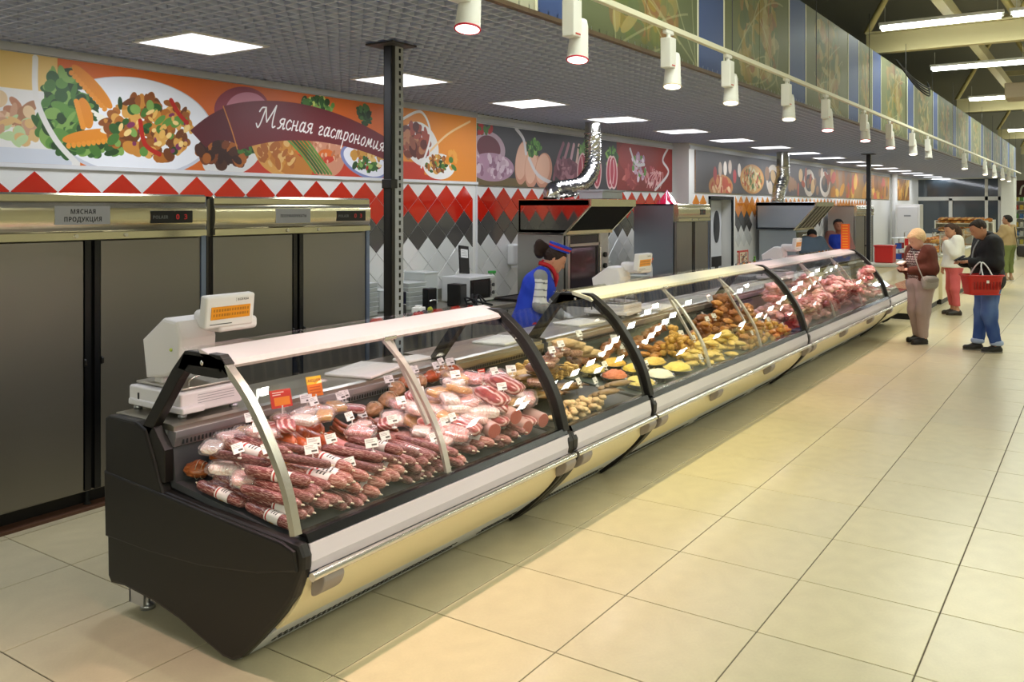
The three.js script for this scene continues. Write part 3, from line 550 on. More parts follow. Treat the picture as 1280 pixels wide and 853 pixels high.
const fishCase = displayCase('short open-topped display case of pastries beside the staff woman', -4.30, -5.37, { noHoop: true, tub: mat(0x1d1d1b, 0.5), nose: M.steel });
const saladCase = displayCase('cream canopied display case of salads and golden cutlets', -5.37, -9.09, { cuts: [-6.61, -7.85], brackets: [-1.1, -2.4], canopy: mat(0xdedac4, 0.45), glow: warmW, tub: mat(0x55605c, 0.35) });
const meatCase = displayCase('rosy-lit display case of raw pink meat with violet edges', -9.09, -13.23, { last: true, cuts: [-10.47, -11.85], brackets: [-1.4, -2.8], canopy: mat(0xd6cccc, 0.45), glow: rosy, tub: mat(0x6b5f72, 0.35) });
// low open case at the end of the row
{
  const o = thing('display_case', 'low glass-fronted display case of packed goods at the row end', 'display case', [CX, 0, -13.3]);
  const L = 1.55;
  mesh('side_panel', prism(panelPts, -L + 0.04, -L, 0.006), M.black, o);
  mesh('front_panel', sheet(frontCurve, 0, -L + 0.04, 0.012), M.cream, o);
  mesh('grey_band', sheet(P([[-2.512, 0.462], [-2.505, 0.5], [-2.515, 0.565]]), 0, -L + 0.04, 0.014), M.greyBand, o);
  mesh('bumper_rail', rod([-2.476 - CX, 0.452, 0], [-2.476 - CX, 0.452, -L + 0.02], 0.0165, 0.0165, 12), M.chrome, o);
  mesh('base', prism(P([[-3.78, 0.1], [-3.05, 0.05], [-2.85, 0.08], [-2.60, 0.35], [-2.56, 0.56], [-3.78, 0.64]]), 0, -L + 0.04), M.darkGrey, o);
  mesh('back_panel', prism(P([[-3.8, 0.5], [-3.8, 0.9], [-3.41, 0.9], [-3.38, 0.64]]), 0, -L + 0.04), M.grey, o);
  mesh('front_glass', sheet(P([[-2.548, 0.58], [-2.58, 0.72], [-2.66, 0.9]]), 0, -L + 0.04, 0.006), M.glass, o);
  mesh('side_glass', prism(P([[-2.56, 0.58], [-2.66, 0.9], [-3.3, 0.9], [-3.35, 0.66]]), -L + 0.03, -L + 0.036), M.glass, o);
}

// ---------------------------------------------------------------- scales with customer displays
const lcdTex = canvasTex(256, 96, (c, w, h) => { c.fillStyle = '#d98c10'; c.fillRect(0, 0, w, h); c.fillStyle = '#a8660a'; for (let r = 0; r < 2; r++) for (let i = 0; i < 14; i++) c.fillRect(14 + i * 17, 18 + r * 36, 9 + (i * 7 % 6), 20); });
const brandTex = canvasTex(256, 64, (c, w, h) => { c.fillStyle = '#e6e2e0'; c.fillRect(0, 0, w, h); c.fillStyle = '#1c1c1e'; c.font = 'bold 44px sans-serif'; c.fillText('BIZERBA', 20, 48); });
const scaleShell = mat(0xe6e2e2, 0.45), lcdMat = mat(0xffffff, 0.35, { map: lcdTex, emissive: 0xffffff, emissiveMap: lcdTex, emissiveIntensity: 0.1 });
function makeScale(pos, turn, label) {
  const o = thing('counter_scale', label, 'scale', pos, turn);
  const base = mesh('base', [rbox(0.4, 0.095, 0.34, 0.012, 0, 0.0675, 0), rbox(0.42, 0.03, 0.12, 0.008, 0.02, 0.04, 0.12)], scaleShell, o);
  for (const [x, z] of [[-0.17, -0.14], [0.17, -0.14], [-0.17, 0.14], [0.17, 0.14]]) mesh('foot', lathe([[0, 0], [0.02, 0], [0.02, 0.012], [0.01, 0.026], [0, 0.026]], 12).translate(x, 0, z), M.alu, base);
  mesh('vent_lines', [0, 1, 2, 3].map((k) => box(0.002, 0.002, 0.2, 0.2, 0.06 + k * 0.012, -0.02)), M.grey, base);
  mesh('switch', box(0.012, 0.03, 0.002, -0.12, 0.07, 0.171), M.black, base);
  mesh('weighing_plate', [rbox(0.36, 0.012, 0.3, 0.006, -0.01, 0.125, -0.01), box(0.36, 0.018, 0.006, -0.01, 0.135, -0.155)], M.steel, o);
  mesh('plate_rail', tube([[0.16, 0.13, 0.1], [0.17, 0.165, 0.1], [0.17, 0.165, -0.12], [0.16, 0.13, -0.12]], 0.003, 20, 6), M.chrome, o);
  // column and printer body: a slanted hexagonal housing
  mesh('column', rbox(0.07, 0.24, 0.1, 0.015, -0.06, 0.19, 0.06), scaleShell, o);
  const up = new THREE.Group(); up.name = 'head'; up.position.set(0.02, -0.09, 0); o.add(up);
  const s = [[-0.16, 0.42], [-0.13, 0.24], [0.02, 0.26], [0.12, 0.30], [0.13, 0.44], [0.10, 0.52], [0.0, 0.53]];
  const body = mesh('printer_housing', prism(s, 0.14, -0.06, 0.014), scaleShell, up);
  mesh('lamp_dot', new THREE.SphereGeometry(0.008, 8, 6).translate(0.07, 0.39, 0.143), mat(0xb8c84a, 0.4), body);
  mesh('arm', [rbox(0.2, 0.09, 0.1, 0.03, 0.16, 0.52, -0.02), rbox(0.14, 0.06, 0.22, 0.02, 0.2, 0.5, -0.08)], scaleShell, up);
  const d = new THREE.Group(); d.name = 'customer_display'; d.position.set(0.26, 0.57, -0.02); d.rotation.set(0, 0, -0.12); up.add(d);
  mesh('display_shell', rbox(0.05, 0.15, 0.27, 0.012), scaleShell, d);
  mesh('display_screen', box(0.002, 0.058, 0.215, 0.0262, -0.004, 0), lcdMat, d);
  mesh('brand_plate', box(0.002, 0.02, 0.09, 0.0262, 0.052, -0.07), mat(0xffffff, 0.5, { map: brandTex }), d);
  mesh('print_line', box(0.001, 0.003, 0.12, 0.0262, -0.055, 0.05), M.darkGrey, d);
  return o;
}
makeScale([-3.62, 0.9, -2.57], 0, 'white counter scale with amber display on the black-ended sausage case');
makeScale([-3.6, 0.9, -6.9], 0, 'white counter scale with amber display behind the cream canopied case');
makeScale([-3.6, 0.9, -11.5], 0, 'white counter scale with amber display behind the raw meat case');

// ---------------------------------------------------------------- steel refrigerators along the wall
const signTex = (lines, w = 512, h = 160, bg = '#9a9a98', fg = '#141414', px = 58) => canvasTex(w, h, (c) => { c.fillStyle = bg; c.fillRect(0, 0, w, h); c.fillStyle = fg; c.font = 'bold ' + px + 'px sans-serif'; c.textAlign = 'center'; lines.forEach((t, i) => c.fillText(t, w / 2, h / 2 + px * 0.36 + (i - (lines.length - 1) / 2) * px * 1.15)); });
const ctlTex = canvasTex(256, 72, (c, w, h) => { c.fillStyle = '#0a0a0c'; c.fillRect(0, 0, w, h); c.fillStyle = '#6a6a66'; c.font = 'bold 26px sans-serif'; c.fillText('POLAIR', 10, 46); c.fillStyle = '#e0242c'; c.font = 'bold 40px monospace'; c.fillText('0', 150, 50); c.fillText('3', 200, 50); });
function fridge(label, x, z0, z1, yTop, opt = {}) {       // front face at x, doors towards +x
  const L = z0 - z1, D = opt.depth || 0.78, o = thing('refrigerator', label, 'refrigerator', [x, 0, z0]);
  mesh('cabinet', [span(-0.05, -D, 0.1, yTop, 0, -0.035), span(-0.05, -D, 0.1, yTop, -L + 0.035, -L), span(-D, -D + 0.03, 0.1, yTop, -0.03, -L + 0.03), span(-0.05, -D, yTop - 0.02, yTop, 0, -L), span(-0.05, -D, 0.1, 0.14, 0, -L), span(-0.1, -D, 1.62, yTop - 0.02, -0.03, -L + 0.03)], opt.side || M.steelDoor, o);
  const head = mesh('header_panel', prism([[0.006, 1.70], ...smooth([[0.012, 1.71], [0.024, 1.755], [0.0265, 1.80], [0.022, 1.85], [0.008, yTop - 0.055]], 4), [0.012, yTop - 0.045], [0.012, yTop - 0.012], [0.0, yTop], [-0.06, yTop], [-0.06, 1.655], [0.005, 1.655]], -0.012, -L + 0.012, 0.002), M.steelBright, o);
  mesh('header_lip', [span(0.005, 0.024, 1.66, 1.70, -0.012, -L + 0.012), span(0.008, 0.016, yTop - 0.05, yTop - 0.045, -0.012, -L + 0.012)], M.steelBright, head);
  if (opt.sign) mesh('name_plate', box(0.004, opt.sign[4], opt.sign[3], 0.0275, opt.sign[1] - 0, opt.sign[2] - z0), mat(0xffffff, 0.5, { map: opt.sign[0] }), head);
  if (opt.ctl) mesh('control_display', rbox(0.01, 0.082, opt.ctl[1], 0.003, 0.0255, opt.ctl[2] || 1.79, opt.ctl[0] - z0), mat(0xffffff, 0.3, { map: ctlTex }), head);
  for (const q of [0.42, 0.62]) mesh('lock', rod([0.02, 1.68, -L * q], [0.034, 1.68, -L * q], 0.012), M.chrome, head);
  const mid = opt.mid !== undefined ? opt.mid - z0 : -L / 2;
  for (const [a, b] of [[-0.015, mid + 0.055], [mid - 0.055, -L + 0.05]]) {
    const d = mesh('door', rspan(-0.045, 0.0, 0.12, 1.648, a, b, 0.006), M.steelDoor, o);
    const e = Math.abs(a - mid) < Math.abs(b - mid) ? a : b, sgn = e === a ? 1 : -1;
    mesh('door_handle', prism([[0, -0.02], [0, 0.03], [0.018, 0.02], [0.018, -0.01]], 0, -0.01).rotateX(0).scale(1, 1, 1).translate(0, 0.9, e), M.black, d);
  }
  mesh('handle_strip', [span(-0.03, 0.004, 0.12, 1.65, mid + 0.05, mid + 0.012), span(-0.03, 0.004, 0.12, 1.65, mid - 0.05, mid - 0.012), span(-0.045, -0.02, 0.12, 1.65, mid + 0.05, mid - 0.05)], M.blackGloss, o);
  mesh('edge_trim', span(-0.01, 0.006, 0.12, yTop - 0.01, -L + 0.042, -L + 0.004), mat(0x7d8aa2, 0.35, { metalness: 0.7 }), o);
  mesh('plinth', span(-0.09, -D + 0.05, 0.02, 0.1, -0.02, -L + 0.02), M.black, o);
  for (const zz of [-0.08, mid, -L + 0.08]) for (const xx of [-0.06, -D + 0.1]) mesh('foot', lathe([[0, 0], [0.028, 0], [0.024, 0.02], [0.012, 0.03], [0.012, 0.1], [0, 0.1]], 12).translate(xx, 0, zz), M.rubber, o);
  return o;
}
fridge('steel two-door refrigerator with a plate reading meat products', -5.15, -2.20, -3.815, 1.94, { mid: -2.995, sign: [signTex(['МЯСНАЯ', 'ПРОДУКЦИЯ']), 1.805, -2.92, 0.345, 0.112], ctl: [-3.53, 0.315] });
fridge('steel two-door refrigerator with a plate reading semi-finished goods', -5.15, -3.86, -5.44, 1.93, { mid: -4.65, sign: [signTex(['ПОЛУФАБРИКАТЫ'], 512, 160, '#9a9a98', '#141414', 44), 1.79, -4.58, 0.34, 0.11], ctl: [-5.2, 0.33, 1.785] });
const bluish = mat(0x9aa2ad, 0.32, { metalness: 1 });
fridge('steel two-door refrigerator beside the doorway with portholes', -4.95, -11.4, -12.62, 1.905, { depth: 0.66, side: bluish, ctl: [-12.3, 0.2] });
fridge('steel two-door refrigerator behind the smiling staff member in blue', -4.95, -22.08, -23.95, 1.9, { depth: 0.66, side: mat(0xa59c93, 0.36, { metalness: 1 }), ctl: [-23.6, 0.3] });
struct('baseboard_left', span(-5.93, -5.13, 0, 0.018, 4, -5.5), mat(0x5a3a28, 0.6), 'brown floor strip under the refrigerators');
solo('filler_panel', rspan(-0.3, 0, 0, 1.9, 0, -0.03, 0.004), M.blackGloss, 'narrow black filler between the two steel refrigerators', 'filler panel', [-5.2, 0.02, -3.822]);
// drinks tower and gift box on top of the far refrigerator
{
  const o = thing('gift_pyramid', 'small glossy red wrapped pyramid on top of the refrigerator', 'gift pyramid', [-5.25, 1.905, -11.75]);
  mesh('wrap', new THREE.ConeGeometry(0.16, 0.2, 4, 1).rotateY(0.4).translate(0, 0.1, 0), phys(0xb01c3c, 0.15, { clearcoat: 1 }), o);
  mesh('ribbon', [rod([0, 0.2, 0], [0.1, 0.005, 0.02], 0.006), rod([0, 0.2, 0], [-0.02, 0.005, 0.1], 0.006)], mat(0xd8a0c0, 0.3), o);
}

// ---------------------------------------------------------------- slotted ceiling posts
function post(label, x, z) {
  const o = thing('ceiling_post', label, 'post', [x, 0, z]);
  mesh('upright', [span(-0.035, 0.035, 0, 2.94, 0.035, 0.03), span(-0.035, -0.03, 0, 2.94, 0.035, -0.035), span(0.028, 0.036, 0, 2.94, 0.035, 0.002)], M.black, o);
  mesh('cover', span(-0.03, 0.01, 0, 2.94, 0.03, -0.03), mat(0x161a22, 0.4), o);
  const face = mesh('slotted_face', span(0.012, 0.036, 0, 2.93, 0.0, -0.08), mat(0x9fa3a9, 0.5), o);
  const sg = box(0.002, 0.028, 0.018);
  for (let y = 0.9; y < 2.9; y += 0.05) mesh('slot', sg, M.blackGloss, face).position.set(0.0362, y, -0.045);
  mesh('top_plate', span(-0.12, 0.12, 2.925, 2.937, 0.12, -0.12), M.darkGrey, o);
  mesh('base_plate', span(-0.08, 0.08, 0, 0.01, 0.08, -0.08), M.darkGrey, o);
  mesh('clamp', rspan(-0.045, 0.04, 1.98, 2.04, 0.045, -0.02, 0.004), M.black, o);
}
post('black slotted steel post rising behind the sausage case to the ceiling', -3.93, -4.36);
post('black slotted steel post beside the far steel refrigerator', -3.93, -18.6);

// ---------------------------------------------------------------- prep counter with kitchen things, against the tiled wall
{
  const o = thing('prep_counter', 'steel prep counter with grey front against the white tiles', 'counter', [-5.5, 0, -5.55]);
  mesh('worktop', rspan(-0.43, 0.45, 0.83, 0.87, 0, -2.5, 0.005), M.steel, o);
  mesh('cabinet', span(-0.42, 0.4, 0.08, 0.83, -0.02, -2.48), M.grey, o);
  for (let k = 0; k < 4; k++) { const d = mesh('door', rspan(0.4, 0.42, 0.12, 0.8, -0.04 - k * 0.61, -0.62 - k * 0.61, 0.004), mat(0x8a8781, 0.5), o); mesh('handle', span(0.42, 0.435, 0.72, 0.74, -0.25 - k * 0.61, -0.4 - k * 0.61), M.chrome, d); }
  mesh('backsplash', span(-0.44, -0.425, 0.87, 0.98, 0, -2.48), M.steel, o);
  for (const z of [-0.06, -2.44]) for (const x of [-0.38, 0.36]) mesh('foot', rod([x, 0, z], [x, 0.09, z], 0.02), M.rubber, o);
}
{
  const m = thing('microwave', 'white microwave with dark door on the prep counter', 'microwave', [-5.53, 0.87, -7.34]);
  mesh('body', rbox(0.36, 0.26, 0.46, 0.01, 0, 0.14, 0), mat(0xcfd0cf, 0.4), m);
  const d = mesh('door', rbox(0.012, 0.2, 0.34, 0.004, 0.186, 0.14, 0.045), M.blackGloss, m);
  mesh('window', box(0.004, 0.15, 0.27, 0.193, 0.14, 0.045), mat(0x24221e, 0.12), d);
  mesh('handle', rod([0.205, 0.06, -0.12], [0.205, 0.22, -0.12], 0.007), M.chrome, d);
  mesh('control_panel', rbox(0.008, 0.21, 0.08, 0.003, 0.184, 0.14, -0.175), mat(0xb8b8b4, 0.4), m);
  for (const y of [0.09, 0.17]) mesh('knob', rod([0.186, y, -0.175], [0.2, y, -0.175], 0.02), M.darkGrey, m);
  for (const [x, z] of [[-0.13, -0.18], [0.13, -0.18], [-0.13, 0.18], [0.13, 0.18]]) mesh('foot', rod([x, 0, z], [x, 0.012, z], 0.015), M.rubber, m);
}
const boardTex = canvasTex(128, 256, (c, w, h) => { c.fillStyle = '#1c1a18'; c.fillRect(0, 0, w, h); c.fillStyle = '#e6e6e4'; c.fillRect(12, 26, 104, 84); c.fillStyle = '#777'; for (let i = 0; i < 4; i++) c.fillRect(26, 42 + i * 15, 60 + (i * 13) % 20, 3); });
{
  const o = thing('notice_board', 'black notice board with a white paper leaning above the microwave', 'notice board', [-5.66, 1.147, -7.44]);
  const b = mesh('board', rbox(0.014, 0.3, 0.17, 0.003, 0, 0.15, 0), M.black, o);
  mesh('paper', box(0.002, 0.28, 0.155, 0.0082, 0.15, 0), mat(0xffffff, 0.6, { map: boardTex }), b);
  o.rotation.set(-0.12, 0, 0.14);
}
{
  const o = thing('speaker_box', 'black box beside the microwave on the prep counter', 'black box', [-5.36, 0.87, -6.92]);
  mesh('case', rbox(0.16, 0.22, 0.12, 0.008, 0, 0.11, 0), M.black, o); mesh('front', rbox(0.004, 0.18, 0.09, 0.002, 0.082, 0.11, 0), M.darkGrey, o);
  const w = thing('wire_tangle', 'tangle of black cables before the microwave', 'cables', [-5.15, 0.87, -7.0]);
  for (let k = 0; k < 5; k++) mesh('cable', tube([[rr(-0.1, 0.1), 0.01, rr(-0.15, 0.15)], [rr(-0.1, 0.1), rr(0.03, 0.1), rr(-0.15, 0.15)], [rr(-0.1, 0.1), rr(0.03, 0.12), rr(-0.15, 0.15)], [rr(-0.1, 0.1), 0.012, rr(-0.15, 0.15)]], 0.009, 24, 6), M.rubber, w);
  solo('baking_tray', [rbox(0.36, 0.012, 0.55, 0.005, 0, 0.008, 0), box(0.36, 0.022, 0.01, 0, 0.014, 0.27), box(0.36, 0.022, 0.01, 0, 0.014, -0.27), box(0.01, 0.022, 0.54, 0.175, 0.014, 0), box(0.01, 0.022, 0.54, -0.175, 0.014, 0)], M.black, 'flat black baking tray at the end of the prep counter', 'tray', [-5.2, 0.872, -7.82]);
}
function tub(label, cat, pos, w, h, d, stack) {
  const o = thing('plastic_tub', label, cat, pos, rr(-0.05, 0.05));
  const m = phys(0xe6eae8, 0.3, { transmission: 0.45, thickness: 0, ior: 1.3 });
  for (let k = 0; k < stack; k++) mesh('tub', [rbox(d, h / stack * 0.92, w, 0.012, 0, (k + 0.5) * h / stack, 0), rbox(d * 1.05, 0.008, w * 1.05, 0.003, 0, (k + 0.93) * h / stack, 0)], m, o);
}
tub('stack of cloudy plastic tubs behind the black dispenser', 'plastic tubs', [-5.62, 0.87, -6.45], 0.26, 0.26, 0.3, 6);
tub('tall cloudy plastic bin beside the microwave', 'plastic bin', [-5.66, 0.87, -6.72], 0.2, 0.36, 0.28, 1);
tub('stack of clear plastic boxes at the end of the prep counter', 'plastic boxes', [-5.6, 0.87, -5.78], 0.2, 0.3, 0.28, 7);
tub('short cloudy plastic bin behind the slotted post', 'plastic bin', [-5.68, 0.87, -6.12], 0.16, 0.22, 0.2, 1);
for (const [z, l] of [[-6.42, 'black dispenser with a chrome handle before the stacked tubs'], [-5.98, 'black dispenser with a chrome handle behind the slotted post']]) {
  const o = thing('dispenser', l, 'dispenser', [-5.3, 0.87, z]);
  mesh('body', rbox(0.08, 0.22, 0.13, 0.012, 0, 0.11, 0), M.blackGloss, o);
  mesh('handle', tube([[0.04, 0.1, -0.05], [0.06, 0.105, -0.02], [0.06, 0.11, 0.02], [0.04, 0.1, 0.05]], 0.006), M.chrome, o);
}
solo('paper_stack', [0, 1, 2, 3, 4].map((k) => box(0.2, 0.004, 0.28, (k % 2) * 0.006, 0.003 + k * 0.005, (k % 3) * 0.005)), M.card, 'stack of white papers at the front of the prep counter', 'papers', [-5.17, 0.87, -5.74], 0.1);
solo('napkin_box', [rbox(0.1, 0.07, 0.1, 0.006, 0, 0.035, 0), rbox(0.06, 0.02, 0.05, 0.008, 0, 0.075, 0)], M.card, 'small white cardboard box among the papers', 'box', [-5.2, 0.87, -6.14], 0.3);
function bottle(label, pos, col, capCol, h = 0.22, trigger = false) {
  const o = thing('bottle', label, 'bottle', pos, rr(0, 3));
  mesh('body', lathe([[0, 0], [0.036, 0], [0.04, 0.01], [0.04, h * 0.55], [0.03, h * 0.72], [0.014, h * 0.82], [0.014, h * 0.9], [0, h * 0.9]], 18), mat(col, 0.3), o);
  mesh('cap', trigger ? [rbox(0.03, 0.03, 0.09, 0.008, 0, h * 0.98, 0.015), rod([0, h * 0.95, 0.03], [0, h * 0.82, 0.05], 0.007)] : lathe([[0, h * 0.88], [0.017, h * 0.88], [0.015, h], [0, h]], 14), mat(capCol, 0.4), o);
}
bottle('white cleaner bottle with red cap beside a green bottle', [-5.62, 0.87, -7.78], 0xe8e8ea, 0xc02018, 0.25);
bottle('green cleaner bottle with trigger on the prep counter', [-5.66, 0.87, -7.92], 0x2d9a3a, 0x2d9a3a, 0.27, true);
bottle('small dark blue bottle beside the white cleaner', [-5.58, 0.87, -7.66], 0x24304a, 0x1c1c22, 0.14);
function soap(label, x, y, z) {
  const o = thing('soap_dispenser', label, 'soap dispenser', [x, y, z]);
  mesh('body', rbox(0.1, 0.26, 0.15, 0.03, 0.05, 0, 0), M.white, o);
  mesh('window', rbox(0.004, 0.05, 0.02, 0.002, 0.1, 0.02, -0.03), M.darkGrey, o);
  mesh('lever', rbox(0.1, 0.03, 0.1, 0.012, 0.08, -0.15, -0.02), M.white, o);
}
soap('white soap dispenser on the tiles beside the bottles', -6.04, 1.28, -8.86);
soap('white soap dispenser on the tiles between oven and refrigerator', -6.04, 1.22, -11.2);
{ // grapes behind the sausage case
  const o = thing('grape_cluster', 'dark purple artificial grape cluster with a yellow leaf', 'grapes', [-4.85, 0.87, -5.72]);
  const gm = phys(0x1d1426, 0.3, { clearcoat: 0.5 }), gg = new THREE.SphereGeometry(0.016, 10, 8);
  for (let k = 0; k < 46; k++) { const g = mesh('grape', gg, gm, o); g.position.set(rr(-0.05, 0.05), 0.018 + rr(0, 0.07), rr(-0.13, 0.13)); }
  mesh('leaf', lump(0.03, 0.035, 0.02, 0.3, 2, 3, 2).translate(0.02, 0.09, -0.14), mat(0xa9b02c, 0.6), o);
  const t = solo('side_table', [rspan(-0.25, 0.2, 0.83, 0.868, 0.3, -0.25, 0.004), span(-0.24, -0.2, 0, 0.83, 0.28, 0.24), span(0.15, 0.19, 0, 0.83, 0.28, 0.24), span(-0.24, -0.2, 0, 0.83, -0.2, -0.24), span(0.15, 0.19, 0, 0.83, -0.2, -0.24)], M.steel, 'small steel table carrying the grapes', 'table', [-4.79, 0, -5.75]);
}

// ---------------------------------------------------------------- cabinet, ovens, hoods and foil ducts
{
  const o = thing('convection_oven', 'tall convection oven with dark glass door under a black hood', 'oven', [-4.9, 0, -8.28]);
  mesh('body', rspan(-0.63, -0.02, 0.75, 1.555, 0.02, -0.98, 0.008), mat(0xa8a6a0, 0.35, { metalness: 0.9 }), o);
  const d = mesh('door', rspan(-0.02, 0.03, 0.8, 1.54, 0.0, -0.72, 0.008), M.blackGloss, o);
  mesh('door_frame', [span(0.0, 0.036, 0.8, 1.54, 0.012, -0.03), span(0.0, 0.036, 0.8, 1.54, -0.69, -0.73), span(0, 0.036, 1.42, 1.45, 0, -0.72)], M.steel, d);
  mesh('handle', rod([0.06, 0.95, -0.68], [0.06, 1.4, -0.68], 0.013), M.chrome, d);
  mesh('window', span(0.03, 0.034, 0.9, 1.4, -0.06, -0.62), mat(0x2a2026, 0.1), d);
  const cp = mesh('control_column', rspan(-0.02, 0.02, 0.78, 1.56, -0.74, -0.96, 0.005), mat(0xb8b7b2, 0.4, { metalness: 0.6 }), o);
  for (const y of [1.05, 1.17, 1.3]) mesh('knob', rod([0.02, y, -0.85], [0.05, y, -0.85], 0.03), M.black, cp);
  mesh('stand', [span(-0.6, -0.56, 0, 0.75, 0, -0.05), span(-0.06, -0.02, 0, 0.75, 0, -0.05), span(-0.6, -0.56, 0, 0.75, -0.9, -0.95), span(-0.06, -0.02, 0, 0.75, -0.9, -0.95), span(-0.6, -0.02, 0.3, 0.33, 0, -0.95)], M.steel, o);
}
function hood(label, z0, z1, xb, xt, xr, y0, y1, dark, stripes) {
  const o = thing('extractor_hood', label, 'hood', [xb, y0, z0]);
  const H = y1 - y0, t = xt - xb, r = xr - xb, L = z0 - z1;
  mesh('shell', [prism([[t - 0.01, H], [t - 0.01, H + 0.07], [r, H + 0.07], [r, 0], [r + 0.03, 0], [r + 0.03, H]], 0, -L, 0.003), prism([[0, 0], [t, H], [t, H + 0.06], [r, H + 0.06], [r, 0]], 0, -0.02), prism([[0, 0], [t, H], [t, H + 0.06], [r, H + 0.06], [r, 0]], -L + 0.02, -L), prism([[0.02, -0.005], [0.02, 0.03], [r, 0.03], [r, -0.005]], 0, -L)], stripes ? mat(0xaeb6c0, 0.3, { metalness: 0.9 }) : mat(0xdad6d2, 0.05, { metalness: 1 }), o);
  mesh('filter', prism([[0.015, 0.01], [t - 0.005, H], [t - 0.03, H], [-0.02, 0.01]], -0.03, -L + 0.03), dark, o);
  if (stripes) for (let k = 0; k < stripes; k++) mesh('baffle', prism([[0.03, 0.012], [t, H - 0.005], [t - 0.012, H + 0.002], [0.018, 0.018]], -0.05 - k * (L - 0.1) / stripes, -0.05 - (k + 0.62) * (L - 0.1) / stripes), mat(0x8a846a, 0.4, { metalness: 0.8 }), o);
  mesh('edge_trim', [prism([[0, 0], [t, H], [t + 0.015, H], [0.015, -0.012]], 0.005, -0.03), prism([[0, 0], [t, H], [t + 0.015, H], [0.015, -0.012]], -L + 0.03, -L - 0.005), span(-0.01, 0.03, -0.02, 0.02, 0, -L), span(t - 0.01, t + 0.02, H - 0.01, H + 0.07, 0, -L)], M.steelBright, o);
}
hood('black-faced extractor hood with steel trim above the convection oven', -8.24, -9.32, -4.9, -4.58, -5.5, 1.575, 1.875, mat(0x060606, 0.95), 0);
hood('steel extractor hood with striped grease filters over the deck oven', -16.8, -18.1, -4.9, -4.5, -5.63, 1.44, 1.89, mat(0x2c2a22, 0.6), 5);
function foilDuct(label, pts, pipe, r) {
  const o = thing('foil_duct', label, 'duct', pipe);
  const curve = new THREE.CatmullRomCurve3(pts.map((p) => V(...p).sub(V(...pipe))));
  const g = new THREE.TubeGeometry(curve, 110, r, 30), p = g.attributes.position, nn = g.attributes.normal;
  for (let i = 0; i < p.count; i++) {
    const ring = Math.floor(i / 31), a = i % 31 === 30 ? 0 : i % 31;
    const k = 0.1 * r * (ring % 2 ? 1 : -1) * 0.7 + r * 0.13 * N3(ring * 0.9, Math.cos(a / 30 * 6.283) * 4, Math.sin(a / 30 * 6.283) * 4);
    p.setXYZ(i, p.getX(i) + nn.getX(i) * k, p.getY(i) + nn.getY(i) * k, p.getZ(i) + nn.getZ(i) * k);
  }
  g.computeVertexNormals();
  mesh('flexible_hose', g, mat(0xd8d6cf, 0.2, { metalness: 1 }), o);
  const top = V(...pts[0]).sub(V(...pipe));
  mesh('pipe_stub', [rod([top.x, top.y - 0.02, top.z], [top.x, 2.96 - pipe[1], top.z], r * 0.98, r * 0.98, 24), new THREE.TorusGeometry(r * 1.06, 0.012, 6, 24).rotateX(Math.PI / 2).translate(top.x, top.y, top.z)], mat(0xc4c2b8, 0.18, { metalness: 1 }), o);
}
foilDuct('crinkled silver foil duct curving down from the ceiling to the black hood', [[-5.4, 2.8, -9.8], [-5.4, 2.5, -9.8], [-5.39, 2.3, -9.72], [-5.37, 2.14, -9.45], [-5.36, 2.085, -9.1], [-5.35, 2.06, -8.8], [-5.35, 2.03, -8.72], [-5.35, 1.95, -8.7]], [-5.35, 1.95, -8.7], 0.1);
solo('duct_box', [rbox(0.3, 0.09, 0.5, 0.005), rbox(0.34, 0.02, 0.54, 0.003, 0, 0.045, 0)], mat(0xa8abae, 0.4, { metalness: 0.7 }), 'flat grey box on top of the black-faced hood', 'duct box', [-4.85, 2.0, -9.0]);
foilDuct('crinkled silver foil duct dropping to the striped filter hood', [[-5.2, 2.66, -17.1], [-5.2, 2.45, -17.1], [-5.22, 2.2, -16.95], [-5.24, 2.02, -16.92], [-5.24, 1.95, -16.95]], [-5.24, 1.95, -16.95], 0.12);
{
  const o = thing('deck_oven', 'two-deck steel oven with framed doors under the striped hood', 'oven', [-4.9, 0, -16.95]);
  mesh('body', rspan(-0.72, 0, 0.35, 1.42, 0, -1.25, 0.008), mat(0xa9b0b6, 0.34, { metalness: 0.85 }), o);
  for (const y of [0.95, 1.38]) {
    const d = mesh('door', rspan(0, 0.03, y - 0.36, y, -0.06, -1.2, 0.006), mat(0x7d7a60, 0.4, { metalness: 0.7 }), o);
    mesh('window', rspan(0.03, 0.036, y - 0.26, y - 0.12, -0.25, -1.0, 0.01), mat(0x2c2a20, 0.2), d);
    mesh('handle', rod([0.05, y - 0.06, -0.2], [0.05, y - 0.06, -1.05], 0.012), M.chrome, d);
  }
  mesh('stand', [span(-0.7, -0.65, 0, 0.35, -0.02, -0.07), span(-0.06, -0.01, 0, 0.35, -0.02, -0.07), span(-0.7, -0.65, 0, 0.35, -1.2, -1.24), span(-0.06, -0.01, 0, 0.35, -1.2, -1.24)], M.steel, o);
}
// steel table with small things between the oven and the refrigerator
{
  const o = thing('steel_table', 'steel worktable before the refrigerator beside the doorway', 'table', [-5.2, 0, -10.15]);
  mesh('top', rspan(-0.35, 0.35, 0.82, 0.86, 0, -1.15, 0.004), M.steel, o); mesh('shelf', rspan(-0.3, 0.3, 0.25, 0.28, -0.05, -1.1, 0.004), M.steel, o);
  for (const z of [-0.06, -1.09]) for (const x of [-0.3, 0.3]) mesh('leg', rod([x, 0, z], [x, 0.83, z], 0.02), M.steel, o);
}
bottle('clear spray bottle with orange trigger on the steel worktable', [-5.15, 0.86, -10.95], 0xc9cdd0, 0xd8602c, 0.3, true);
solo('yellow_dish', [lathe([[0, 0], [0.14, 0], [0.15, 0.015], [0.13, 0.03], [0, 0.035]], 24)], mat(0xd9d23a, 0.4), 'yellow dish on the steel worktable', 'dish', [-5.0, 0.861, -11.2]);
